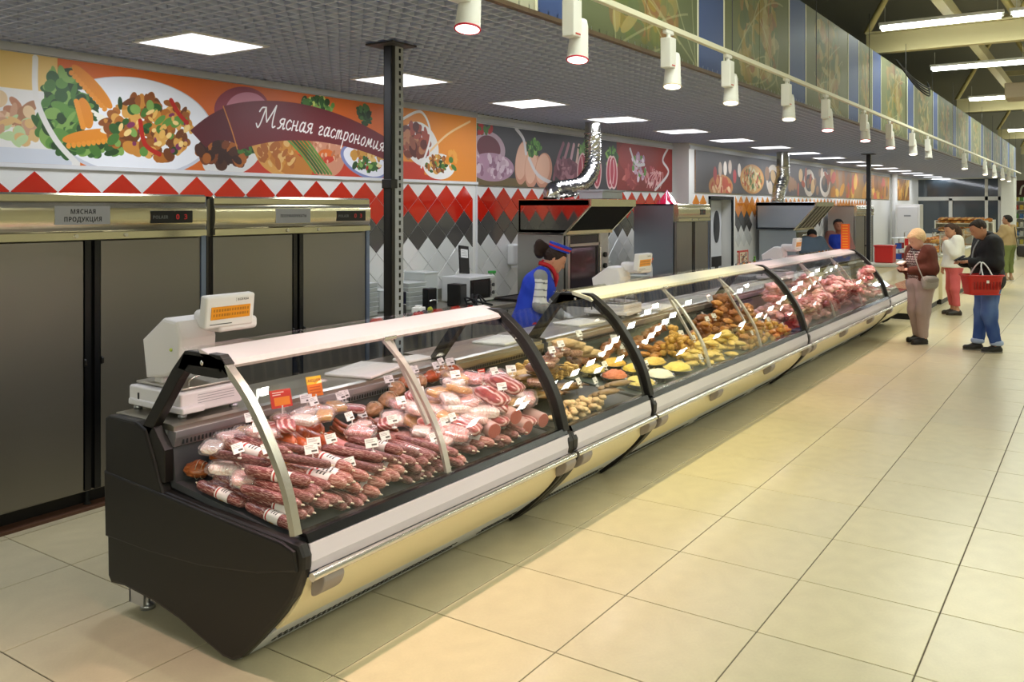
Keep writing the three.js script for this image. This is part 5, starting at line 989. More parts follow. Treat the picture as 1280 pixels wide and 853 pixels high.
board('white cutting board stacked with trays behind the salads', -3.57, -6.25, -0.1, 0.9);
solo('orange_price_column', [box(0.006, 0.36, 0.12, 0, 0.18, 0), box(0.05, 0.01, 0.09, 0, 0.005, 0)], mat(0xffffff, 0.5, { map: canvasTex(64, 256, (c, w, h) => { c.fillStyle = '#e85a14'; c.fillRect(0, 0, w, h); c.fillStyle = '#f2a01c'; for (let i = 0; i < 9; i++) c.fillRect(10, 12 + i * 27, 40, 9); }) }), 'tall orange promotion card on the canopy of the raw meat case', 'promotion card', [-3.05, 1.262, -12.95], -1.15);

// ---------------------------------------------------------------- people: bodies meshed from smooth-joined tapered bones
function surfaceNet(f, lo, hi, cell, colour) {
  const n = [0, 1, 2].map((k) => Math.ceil((hi[k] - lo[k]) / cell) + 2), [nx, ny, nz] = n;
  const F = new Float32Array(nx * ny * nz);
  for (let k = 0, q = 0; k < nz; k++) for (let j = 0; j < ny; j++) for (let i = 0; i < nx; i++, q++) F[q] = f(lo[0] + i * cell, lo[1] + j * cell, lo[2] + k * cell);
  const id = new Int32Array(nx * ny * nz).fill(-1), pos = [], idx = [], sx = 1, sy = nx, sz = nx * ny;
  const co = [0, sx, sy, sx + sy, sz, sz + sx, sz + sy, sz + sx + sy], ed = [[0, 1], [2, 3], [4, 5], [6, 7], [0, 2], [1, 3], [4, 6], [5, 7], [0, 4], [1, 5], [2, 6], [3, 7]];
  for (let k = 0; k < nz - 1; k++) for (let j = 0; j < ny - 1; j++) for (let i = 0; i < nx - 1; i++) {
    const b = i + j * sy + k * sz; let m = 0;
    for (let c = 0; c < 8; c++) if (F[b + co[c]] < 0) m |= 1 << c;
    if (m === 0 || m === 255) continue;
    let x = 0, y = 0, z = 0, w = 0;
    for (const [p, q] of ed) { const a = F[b + co[p]], d = F[b + co[q]]; if ((a < 0) === (d < 0)) continue; const t = a / (a - d); x += (p & 1) + t * ((q & 1) - (p & 1)); y += ((p >> 1) & 1) + t * (((q >> 1) & 1) - ((p >> 1) & 1)); z += (p >> 2) + t * ((q >> 2) - (p >> 2)); w++; }
    id[b] = pos.length / 3; pos.push(lo[0] + (i + x / w) * cell, lo[1] + (j + y / w) * cell, lo[2] + (k + z / w) * cell);
  }
  const quad = (a, b, c, d, flip) => { if (a < 0 || b < 0 || c < 0 || d < 0) return; flip ? idx.push(a, c, b, b, c, d) : idx.push(a, b, c, b, d, c); };
  for (let k = 1; k < nz - 1; k++) for (let j = 1; j < ny - 1; j++) for (let i = 1; i < nx - 1; i++) {
    const b = i + j * sy + k * sz, s = F[b] < 0;
    if (s !== (F[b + sx] < 0)) quad(id[b - sy - sz], id[b - sz], id[b - sy], id[b], !s);
    if (s !== (F[b + sy] < 0)) quad(id[b - sx - sz], id[b - sx], id[b - sz], id[b], !s);
    if (s !== (F[b + sz] < 0)) quad(id[b - sx - sy], id[b - sy], id[b - sx], id[b], !s);
  }
  const g = new THREE.BufferGeometry();
  g.setAttribute('position', new THREE.Float32BufferAttribute(pos, 3)); g.setIndex(idx); g.computeVertexNormals();
  g.setAttribute('uv', new THREE.Float32BufferAttribute(new Float32Array(pos.length / 3 * 2), 2));
  if (colour) { const c = []; for (let i = 0; i < pos.length; i += 3) c.push(...colour(pos[i], pos[i + 1], pos[i + 2])); g.setAttribute('color', new THREE.Float32BufferAttribute(c, 3)); }
  return g;
}
const bone = (a, b, ra, rb = ra) => { const d = [b[0] - a[0], b[1] - a[1], b[2] - a[2]]; return { a, d, l2: d[0] * d[0] + d[1] * d[1] + d[2] * d[2] || 1e-9, ra, rb }; };
function dBone(o, x, y, z) { const px = x - o.a[0], py = y - o.a[1], pz = z - o.a[2]; let t = (px * o.d[0] + py * o.d[1] + pz * o.d[2]) / o.l2; t = t < 0 ? 0 : t > 1 ? 1 : t; const ex = px - o.d[0] * t, ey = py - o.d[1] * t, ez = pz - o.d[2] * t; return Math.sqrt(ex * ex + ey * ey + ez * ez) - o.ra - (o.rb - o.ra) * t; }
const smin = (a, b, k) => { const h = Math.max(k - Math.abs(a - b), 0) / k; return Math.min(a, b) - h * h * k * 0.25; };
const field = (bones, k, grow = 0) => (x, y, z) => { let d = 9; for (const b of bones) d = smin(d, dBone(b, x, y, z), k); return d - grow; };
function bounds(bones, m) { const lo = [9, 9, 9], hi = [-9, -9, -9]; for (const b of bones) for (let k = 0; k < 3; k++) for (const [p, r] of [[b.a[k], b.ra], [b.a[k] + b.d[k], b.rb]]) { lo[k] = Math.min(lo[k], p - r - m); hi[k] = Math.max(hi[k], p + r + m); } return [lo, hi]; }
const blobMesh = (bones, k, grow, cell, cut, colour) => { const f = field(bones, k, grow), [lo, hi] = bounds(bones, grow + 0.03); return surfaceNet(cut ? (x, y, z) => Math.max(f(x, y, z), cut(x, y, z)) : f, lo, hi, cell, colour); };
const lin = (hex) => { const c = new THREE.Color(hex); return [c.r, c.g, c.b]; };
const add = (a, b) => [a[0] + b[0], a[1] + b[1], a[2] + b[2]], lerp = (a, b, t) => [a[0] + (b[0] - a[0]) * t, a[1] + (b[1] - a[1]) * t, a[2] + (b[2] - a[2]) * t];
const vtx = (rough = 0.8, extra = {}) => mat(0xffffff, rough, { vertexColors: true, ...extra });
// local axes: the person faces +z, left hand at +x; J holds the joints
function person(label, pos, turn, J, S) {
  const o = thing('person', label, 'person', pos, turn);
  const skin = mat(S.skin || 0xc99478, 0.55), w = S.wide || 1;
  const L = (n) => J[n + 'L'], R = (n) => J[n + 'R'];
  const torso = [];
  for (const s of [-1, 1]) torso.push(bone(add(J.pelvis, [s * 0.075 * w, 0, 0]), add(J.waist, [s * 0.055 * w, 0, 0.005]), 0.105 * w, 0.098 * w), bone(add(J.waist, [s * 0.055 * w, 0, 0.005]), add(J.chest, [s * 0.07 * w, 0, 0.01]), 0.098 * w, 0.108 * w), bone(add(J.chest, [s * 0.07 * w, 0, 0]), lerp(J.neck, s > 0 ? J.shoulderL : J.shoulderR, 0.75), 0.105 * w, 0.058));
  if (S.bust) for (const s of [-1, 1]) torso.push(bone(add(J.chest, [s * 0.075, -0.01, 0.06]), add(J.chest, [s * 0.07, -0.03, 0.08]), 0.06, 0.055));
  const arms = [], legs = [], feet = [], hands = [];
  for (const q of ['L', 'R']) {
    arms.push(bone(J['shoulder' + q], J['elbow' + q], 0.052 * w, 0.042 * w), bone(J['elbow' + q], J['wrist' + q], 0.041 * w, 0.026));
    legs.push(bone(J['hip' + q], J['knee' + q], 0.088 * w, 0.058 * w), bone(J['knee' + q], J['ankle' + q], 0.056 * w, 0.036));
    const a = J['ankle' + q], f = S.feet ? S.feet[q] : [0, 0, 1];
    feet.push(bone([a[0] - f[0] * 0.03, 0.035, a[2] - f[2] * 0.03], [a[0] + f[0] * 0.15, 0.032, a[2] + f[2] * 0.15], 0.036, 0.032), bone(a, [a[0] + f[0] * 0.05, 0.045, a[2] + f[2] * 0.05], 0.038, 0.036));
    const wr = J['wrist' + q], d = J['hand' + q], u = new THREE.Vector3(...d).sub(new THREE.Vector3(...wr)).normalize(), up = new THREE.Vector3(...(S.palm || [0, 1, 0])), side = new THREE.Vector3().crossVectors(u, up).normalize(), nrm = new THREE.Vector3().crossVectors(side, u).normalize();
    const at = (a1, b1, c1) => new THREE.Vector3(...wr).addScaledVector(u, a1).addScaledVector(side, b1).addScaledVector(nrm, c1).toArray();
    const hb = [bone(wr, at(0.03, 0, 0), 0.026, 0.027), bone(at(0.03, -0.016, 0), at(0.075, -0.024, 0), 0.017, 0.014), bone(at(0.03, 0.016, 0), at(0.075, 0.024, 0), 0.017, 0.014)];
    const fg = []; [[-0.027, 0.058], [-0.009, 0.07], [0.009, 0.066], [0.026, 0.05]].forEach(([s, l]) => { const m = at(0.085 + l * 0.5, s, -0.012); fg.push(bone(at(0.078, s, 0), m, 0.0095, 0.009), bone(m, at(0.085 + l * 0.75, s, -0.038), 0.009, 0.008)); });
    const sd = q === 'L' ? -1 : 1; fg.push(bone(at(0.03, sd * 0.03, 0), at(0.07, sd * 0.05, -0.012), 0.013, 0.01), bone(at(0.07, sd * 0.05, -0.012), at(0.095, sd * 0.042, -0.025), 0.01, 0.008));
    hands.push([...hb, ...fg]);
  }
  // head: skull, jaw, nose, ears, turned by S.head [pitch, yaw]
  const hd = new THREE.Euler(S.head ? S.head[0] : 0, S.head ? S.head[1] : 0, 0, 'YXZ'), hp = (x, y, z) => new THREE.Vector3(x, y, z).applyEuler(hd).add(new THREE.Vector3(...J.head)).toArray();
  const headB = [bone(hp(0, 0.03, -0.018), hp(0, 0.03, 0.018), 0.083, 0.08), bone(hp(0, -0.02, 0.02), hp(0, -0.06, 0.045), 0.066, 0.042), bone(hp(0, -0.075, 0.055), hp(0, -0.075, 0.06), 0.03, 0.028), bone(hp(-0.03, -0.05, 0.035), hp(0.03, -0.05, 0.035), 0.04)];
  const faceB = [bone(hp(0, 0.012, 0.09), hp(0, -0.022, 0.108), 0.009, 0.014), bone(hp(-0.03, 0.028, 0.084), hp(0.03, 0.028, 0.084), 0.013), bone(hp(-0.018, -0.056, 0.082), hp(0.018, -0.056, 0.082), 0.009)];
  for (const s of [-1, 1]) faceB.push(bone(hp(s * 0.078, 0.012, -0.005), hp(s * 0.082, -0.022, 0.0), 0.013, 0.009));
  const neck = [bone(J.neck, hp(0, -0.05, -0.01), 0.05 * (S.neck || 1), 0.047)];
  const head = surfaceNet((x, y, z) => { const a = field([...headB, ...neck], 0.05)(x, y, z); return smin(a, field(faceB, 0.012)(x, y, z), 0.014); }, ...bounds([...headB, ...faceB, ...neck], 0.02), 0.0055);
  const bodyGeo = [clean(blobMesh([...torso, ...arms, ...legs, ...feet, ...neck], 0.05, -0.006, 0.016)), clean(head)];
  for (const h of hands) bodyGeo.push(clean(blobMesh(h, 0.012, 0, 0.0045)));
  mesh('body', bodyGeo, skin, o);
  for (const s of [-1, 1]) { mesh('eye', new THREE.SphereGeometry(0.011, 10, 8).translate(...hp(s * 0.031, 0.012, 0.0845)), mat(0x2a1c16, 0.3), o); mesh('eyebrow', rbox(0.03, 0.006, 0.008, 0.003).applyMatrix4(new THREE.Matrix4().makeRotationFromEuler(hd)).translate(...hp(s * 0.031, 0.034, 0.093)), S.hairMat, o); }
  mesh('lips', rbox(0.034, 0.01, 0.01, 0.004).applyMatrix4(new THREE.Matrix4().makeRotationFromEuler(hd)).translate(...hp(0, -0.056, 0.089)), mat(0xa85a50, 0.5), o);
  S.dress({ o, J, torso, arms, legs, feet, hands, hp, hd, headB, neck });
  return o;
}
function stance(H, over = {}) {                           // neutral standing joints for height H, in metres
  const s = H / 1.7, b = { pelvis: [0, 0.93, 0], waist: [0, 1.08, 0], chest: [0, 1.27, 0], neck: [0, 1.42, -0.01], head: [0, 1.585, 0.02], shoulderL: [0.175, 1.385, 0], shoulderR: [-0.175, 1.385, 0], elbowL: [0.22, 1.1, -0.02], elbowR: [-0.22, 1.1, -0.02], wristL: [0.21, 0.87, 0.08], wristR: [-0.21, 0.87, 0.08], hipL: [0.09, 0.9, 0], hipR: [-0.09, 0.9, 0], kneeL: [0.095, 0.49, 0.025], kneeR: [-0.095, 0.49, 0.025], ankleL: [0.1, 0.075, -0.02], ankleR: [-0.1, 0.075, -0.02] };
  Object.assign(b, over);
  for (const q of ['L', 'R']) if (!b['hand' + q]) b['hand' + q] = lerp(b['elbow' + q], b['wrist' + q], 1.3);
  for (const k in b) b[k] = b[k].map((v) => v * s);
  return b;
}
const wrinkle = (x, y, z) => 0.006 * N3(x * 14, y * 9, z * 14) + 0.004 * N3(x * 30, y * 14, z * 30);
const cloth = (bones, k, grow, cell, cut, colour) => { const f = field(bones, k, grow), [lo, hi] = bounds(bones, grow + 0.04); return surfaceNet((x, y, z) => { const d = f(x, y, z) + wrinkle(x, y, z); return cut ? Math.max(d, cut(x, y, z)) : d; }, lo, hi, cell, colour); };
function shoes(c, col, sole = 0xdcdcd8) { mesh('shoe', cloth(c.feet.slice(0, 2), 0.03, 0.008, 0.008, (x, y) => Math.max(y - 0.1, 0.012 - y)), mat(col, 0.5), c.o); mesh('shoe', cloth(c.feet.slice(2), 0.03, 0.008, 0.008, (x, y) => Math.max(y - 0.1, 0.012 - y)), mat(col, 0.5), c.o); for (const f of [c.feet[0], c.feet[2]]) mesh('sole', blobMesh([bone([f.a[0], 0.02, f.a[2]], [f.a[0] + f.d[0], 0.02, f.a[2] + f.d[2]], 0.046, 0.042)], 0.01, 0, 0.007, (x, y) => Math.max(y - 0.018, 0.001 - y)), mat(sole, 0.7), c.o); }
function phoneIn(o, at, turn, label) { const g = new THREE.Vector3(...at).applyEuler(new THREE.Euler(0, o.rotation.y, 0)).add(o.position); const p = thing('mobile_phone', label, 'phone', g.toArray(), o.rotation.y); const c = mesh('case', rbox(0.07, 0.012, 0.14, 0.005), M.blackGloss, p); mesh('screen', box(0.062, 0.001, 0.125, 0, 0.0065, 0), mat(0x1c2430, 0.15), c); p.rotation.set(turn, o.rotation.y, 0, 'YXZ'); return p; }
// hair follows the skull; keep() trims it along a hairline given in head axes
function hair(c, m, grow, keep, extra = []) {
  const inv = new THREE.Matrix4().makeRotationFromEuler(c.hd).invert(), v = new THREE.Vector3();
  const skull = [...c.headB.slice(0, 2), ...extra], f = field(skull, 0.03, grow), [lo, hi] = bounds(skull, grow + 0.03);
  return mesh('hair', surfaceNet((x, y, z) => { v.set(x - c.J.head[0], y - c.J.head[1], z - c.J.head[2]).applyMatrix4(inv); return Math.max(f(x, y, z) + 0.006 * N3(x * 60, y * 60, z * 60) + 0.004 * N3(x * 110, y * 40, z * 110), keep(v.x, v.y, v.z)); }, lo, hi, 0.006), m, c.o);
}
const hairline = (low, front) => (x, y, z) => { const t = z > 0.055 ? front : z > 0.0 ? 0.0 + (front - 0.0) * (z / 0.055) ** 2 : z > -0.04 ? low * (-z / 0.04) : low; return (t - y) * 0.8; };
const facing = (dx, dz) => Math.atan2(dx, dz);

// blonde shopper in a brown cardigan
{
  const hairMat = mat(0xd9b98c, 0.7), J = stance(1.54, { head: [0, 1.565, 0.075], neck: [0, 1.41, 0.005], elbowL: [0.25, 1.13, 0.02], elbowR: [-0.25, 1.13, 0.0], wristL: [0.08, 1.1, 0.25], wristR: [-0.12, 1.12, 0.25], handL: [0.0, 1.13, 0.3], handR: [-0.05, 1.15, 0.32], kneeL: [0.1, 0.49, 0.05], ankleL: [0.11, 0.075, 0.06], ankleR: [-0.11, 0.075, -0.05] });
  const p = person('blonde person in a brown cardigan and patterned top looking down at a wallet', [-2.08, 0, -13.05], facing(-0.62, 0.78), J, { skin: 0xd9a48c, hairMat, bust: true, wide: 1.1, head: [0.5, -0.15], dress: (c) => {
    const pat = (x, y, z) => { const u = x * 34 + Math.floor(y * 30) * 0.5, v = y * 30; const a = (u - Math.floor(u) - 0.5), b = (v - Math.floor(v) - 0.5); return Math.hypot(a, b) < 0.3 ? lin(0xe4d8d0) : lin(0x4a1c1c); };
    mesh('patterned_top', cloth([...c.torso, ...c.arms.filter((_, i) => i % 2 === 0)], 0.06, 0.012, 0.011, (x, y, z) => Math.max(0.8 - y, y - 1.36 - Math.abs(x) * 0.3), pat), vtx(), c.o);
    const open = (x, y, z) => (z > -0.02 ? 0.11 - Math.abs(x) - Math.max(0, y - 1.25) * 0.1 : -1);
    mesh('cardigan', cloth([...c.torso, ...c.arms], 0.05, 0.032, 0.012, (x, y, z) => Math.max(0.86 - y, y - 1.39 - Math.abs(x) * 0.2, z > 0.02 && Math.abs(x) < 0.2 && y < 1.45 ? Math.min(open(x, y, z), 0.2 + 0 * y) - (Math.abs(x) > 0.11 || z > 0.21 ? 9 : 0) : -9, -9)), mat(0x5c2a1a, 0.85), c.o);
    for (const k of [0, 1]) mesh('trouser_leg', cloth([bone(c.J.pelvis, c.J[k ? 'hipR' : 'hipL'], 0.11, 0.105), ...c.legs.slice(k * 2, k * 2 + 2)], 0.05, 0.026, 0.013, (x, y) => Math.max(y - 0.93, 0.085 - y)), mat(0xa8938c, 0.85), c.o);
    shoes(c, 0x17120f, 0x1a1512);
    const h = (x, y, z, r) => { const q = c.hp(x, y, z); return bone(q, q, r); };
    hair(c, hairMat, 0.016, hairline(-0.075, 0.072), [h(0, 0.05, -0.045, 0.078), h(0, -0.01, -0.065, 0.05)]);
  } });
  const bag = thing('handbag', 'small grey handbag hanging at the hip of the blonde person', 'handbag', [-1.93, 0.76, -12.82], facing(0.8, 0.5));
  mesh('bag_body', packGeo(0.13, 0.09, 0.05, 3).translate(0, 0.09, 0), mat(0xa39b92, 0.6), bag); mesh('flap', packGeo(0.125, 0.045, 0.056, 9).translate(0, 0.125, 0), mat(0x978e86, 0.6), bag);
  mesh('strap', tube([[-0.12, 0.13, 0], [-0.16, 0.32, -0.06], [-0.17, 0.5, -0.12]], 0.008, 16, 6), mat(0xb0a8a0, 0.6), bag);
  const wl = new THREE.Vector3(-0.03, 1.1, 0.3).applyEuler(new THREE.Euler(0, p.rotation.y, 0)).add(p.position);
  const wallet = thing('wallet', 'small pale wallet in the hands of the blonde person', 'wallet', wl.toArray(), p.rotation.y); mesh('cover', rbox(0.12, 0.02, 0.09, 0.006), mat(0xd2b8a8, 0.6), wallet); mesh('paper', box(0.1, 0.004, 0.07, 0, 0.012, 0), M.card, wallet); wallet.rotation.set(0.5, p.rotation.y, 0, 'YXZ');
}
// man with the red basket
{
  const hairMat = mat(0x2a1d14, 0.8), J = stance(1.73, { head: [0, 1.555, 0.11], neck: [0, 1.42, 0.02], elbowL: [0.23, 1.12, 0.0], elbowR: [-0.22, 1.12, 0.02], wristL: [0.1, 1.13, 0.23], wristR: [-0.07, 1.12, 0.28], handL: [0.03, 1.15, 0.3], handR: [-0.02, 1.14, 0.36], kneeL: [0.1, 0.49, 0.03], ankleL: [0.1, 0.075, -0.06], ankleR: [-0.1, 0.075, 0.08] });
  const p = person('person in a black jacket and blue jeans holding a phone and red basket', [-1.24, 0, -12.75], facing(-0.86, 0.5), J, { skin: 0xc08868, hairMat, wide: 1.08, head: [0.55, 0], dress: (c) => {
    const jk = mat(0x121216, 0.75);
    mesh('jacket', cloth([...c.torso, ...c.arms, bone(add(c.J.pelvis, [0.08, -0.02, 0]), add(c.J.pelvis, [-0.08, -0.02, 0]), 0.13)], 0.06, 0.035, 0.012, (x, y, z) => Math.max(0.8 - y, y - 1.52)), jk, c.o);
    mesh('collar', cloth([bone(add(c.J.neck, [0.04, -0.03, -0.02]), add(c.J.neck, [0.03, 0.05, -0.03]), 0.05, 0.045), bone(add(c.J.neck, [-0.04, -0.03, -0.02]), add(c.J.neck, [-0.03, 0.05, -0.03]), 0.05, 0.045)], 0.03, 0.012, 0.009), jk, c.o);
    mesh('zip_edge', tube([[0.0, 0.84, 0.19], [0.0, 1.1, 0.2], [0.01, 1.3, 0.185], [0.015, 1.44, 0.12]], 0.009, 20, 6), mat(0x9fa0a4, 0.6), c.o);
    const jean = (x, y, z) => { const t = Math.max(0, 1 - Math.abs(y - 0.62) * 3) * 0.5 + 0.3 * N3(x * 9, y * 7, z * 9); return lerp(lin(0x24407c), lin(0x6f8cc0), Math.max(0, Math.min(1, t))); };
    for (const k of [0, 1]) { mesh('jeans_leg', cloth([bone(c.J.pelvis, c.J[k ? 'hipR' : 'hipL'], 0.115, 0.105), ...c.legs.slice(k * 2, k * 2 + 2)], 0.05, 0.03, 0.012, (x, y) => Math.max(y - 0.95, 0.11 - y), jean), vtx(0.9), c.o); const a = c.J[k ? 'ankleR' : 'ankleL']; mesh('jeans_cuff', new THREE.TorusGeometry(0.062, 0.02, 8, 22).rotateX(Math.PI / 2).scale(1, 1.6, 1).translate(a[0], 0.125, a[2]), mat(0x9aa8c4, 0.9), c.o); }
    shoes(c, 0x15130f, 0x8a8680);
    const h = (x, y, z, r) => { const q = c.hp(x, y, z); return bone(q, q, r); };
    hair(c, hairMat, 0.007, hairline(-0.05, 0.082));
  } });
  phoneIn(p, [0.02, 1.2, 0.36], 0.5, 'dark phone held by the person in the black jacket');
  // basket hangs at the left forearm, towards the aisle
  const b = thing('shopping_basket', 'red plastic shopping basket with white handles on the arm in black', 'basket', [-1.28, 0.76, -12.42], 0.6);
  const rm = phys(0xb8140f, 0.35, { clearcoat: 0.3 });
  const ringPts = (w, d, y, r) => { const s = []; for (let i = 0; i < 40; i++) { const a = i / 40 * Math.PI * 2, e = 0.4; s.push([Math.sign(Math.cos(a)) * Math.pow(Math.abs(Math.cos(a)), e) * w, y, Math.sign(Math.sin(a)) * Math.pow(Math.abs(Math.sin(a)), e) * d]); } return s; };
  const wallPos = [], wallIdx = [], lv = [[0.18, 0.115, 0.0], [0.2, 0.13, 0.1], [0.225, 0.15, 0.24], [0.232, 0.155, 0.24], [0.218, 0.145, 0.235], [0.17, 0.108, 0.012]];
  lv.forEach(([w, d, y]) => ringPts(w, d, y).forEach((q) => wallPos.push(...q)));
  for (let l = 0; l + 1 < lv.length; l++) for (let i = 0; i < 40; i++) { const a = l * 40 + i, c2 = l * 40 + (i + 1) % 40; wallIdx.push(a, a + 40, c2, c2, a + 40, c2 + 40); }
  const wg = new THREE.BufferGeometry(); wg.setAttribute('position', new THREE.Float32BufferAttribute(wallPos, 3)); wg.setIndex(wallIdx); wg.computeVertexNormals();
  const body = mesh('basket_body', [wg, rbox(0.36, 0.012, 0.24, 0.005, 0, 0.006, 0)], rm, b); rm.side = THREE.DoubleSide;
  mesh('rim', tube(ringPts(0.232, 0.155, 0.242), 0.012, 80, 8, true), rm, b);
  for (let k = -4; k <= 4; k++) for (const s of [-1, 1]) mesh('slot_row', rbox(0.02, 0.1, 0.004, 0.002, k * 0.04, 0.12, s * 0.139), mat(0x8c0e0a, 0.4), body);
  mesh('badge', rbox(0.035, 0.035, 0.004, 0.002, 0.0, 0.17, 0.152), M.card, b);
  for (const s of [-1, 1]) mesh('handle', tube([[-0.06, 0.24, s * 0.15], [-0.035, 0.36, s * 0.06], [0, 0.405, s * 0.025], [0.035, 0.36, s * 0.06], [0.06, 0.24, s * 0.15]], 0.0085, 24, 8), mat(0xe8e8e8, 0.4), b);
}
// shopper in white blouse and coral trousers
{
  const hairMat = mat(0x3c2618, 0.8), J = stance(1.58, { head: [0, 1.575, 0.06], elbowL: [0.21, 1.14, 0.06], wristL: [0.09, 1.34, 0.17], handL: [0.03, 1.45, 0.16], elbowR: [-0.22, 1.12, 0], wristR: [-0.2, 0.9, 0.1] });
  person('person in a loose white blouse and coral trousers with hand at chin', [-2.15, 0, -16.8], facing(-0.8, 0.45), J, { skin: 0xb98566, hairMat, bust: true, head: [0.3, 0.2], dress: (c) => {
    mesh('blouse', cloth([...c.torso, ...c.arms, bone(add(c.J.pelvis, [0, -0.02, -0.03]), add(c.J.pelvis, [0, -0.02, 0.02]), 0.15)], 0.06, 0.03, 0.013, (x, y, z) => Math.max(0.82 - y, y - 1.43)), mat(0xdedad0, 0.85), c.o);
    for (const k of [0, 1]) mesh('trouser_leg', cloth([bone(c.J.pelvis, c.J[k ? 'hipR' : 'hipL'], 0.1, 0.1), ...c.legs.slice(k * 2, k * 2 + 2)], 0.05, 0.014, 0.013, (x, y) => Math.max(y - 0.93, 0.16 - y)), mat(0xc65a5c, 0.85), c.o);
    shoes(c, 0x2a211a, 0x4a3a2a);
    const h = (x, y, z, r) => { const q = c.hp(x, y, z); return bone(q, q, r); };
    hair(c, hairMat, 0.01, (x, y, z) => Math.min(hairline(-0.2, 0.078)(x, y, z), 9), [h(0, 0.0, -0.1, 0.05), h(0, -0.06, -0.125, 0.048), h(0.01, -0.12, -0.13, 0.036)]);
  } });
}
// shopper in beige with green trousers, seen from behind at the dairy shelves
{
  const hairMat = mat(0x17110d, 0.8), J = stance(1.66, { elbowL: [0.24, 1.16, 0.05], wristL: [0.17, 1.2, 0.25], handL: [0.14, 1.24, 0.32], elbowR: [-0.24, 1.13, 0.02], wristR: [-0.2, 1.0, 0.18] });
  person('person in a beige top and green trousers standing before the dairy shelves', [-2.02, 0, -25.4], facing(-0.85, -0.5), J, { skin: 0xb08468, hairMat, wide: 1.1, head: [-0.05, 0.5], dress: (c) => {
    mesh('top', cloth([...c.torso, ...c.arms], 0.06, 0.028, 0.014, (x, y, z) => Math.max(0.9 - y, y - 1.43)), mat(0xa18a62, 0.85), c.o);
    for (const k of [0, 1]) mesh('trouser_leg', cloth([bone(c.J.pelvis, c.J[k ? 'hipR' : 'hipL'], 0.11, 0.105), ...c.legs.slice(k * 2, k * 2 + 2)], 0.05, 0.026, 0.014, (x, y) => Math.max(y - 0.94, 0.2 - y)), mat(0x6f7a44, 0.85), c.o);
    shoes(c, 0xa08a6a);
    const h = (x, y, z, r) => { const q = c.hp(x, y, z); return bone(q, q, r); };
    hair(c, hairMat, 0.012, hairline(-0.09, 0.07), [h(0, 0.0, -0.05, 0.062)]);
  } });
  const bag = thing('shoulder_bag', 'black shoulder bag beside the person in beige', 'bag', [-1.72, 0.62, -25.35]); mesh('bag_body', packGeo(0.11, 0.14, 0.06, 4).translate(0, 0.14, 0), M.black, bag); mesh('strap', tube([[-0.08, 0.26, 0], [-0.12, 0.5, 0], [-0.15, 0.75, -0.02]], 0.01), M.black, bag);
}
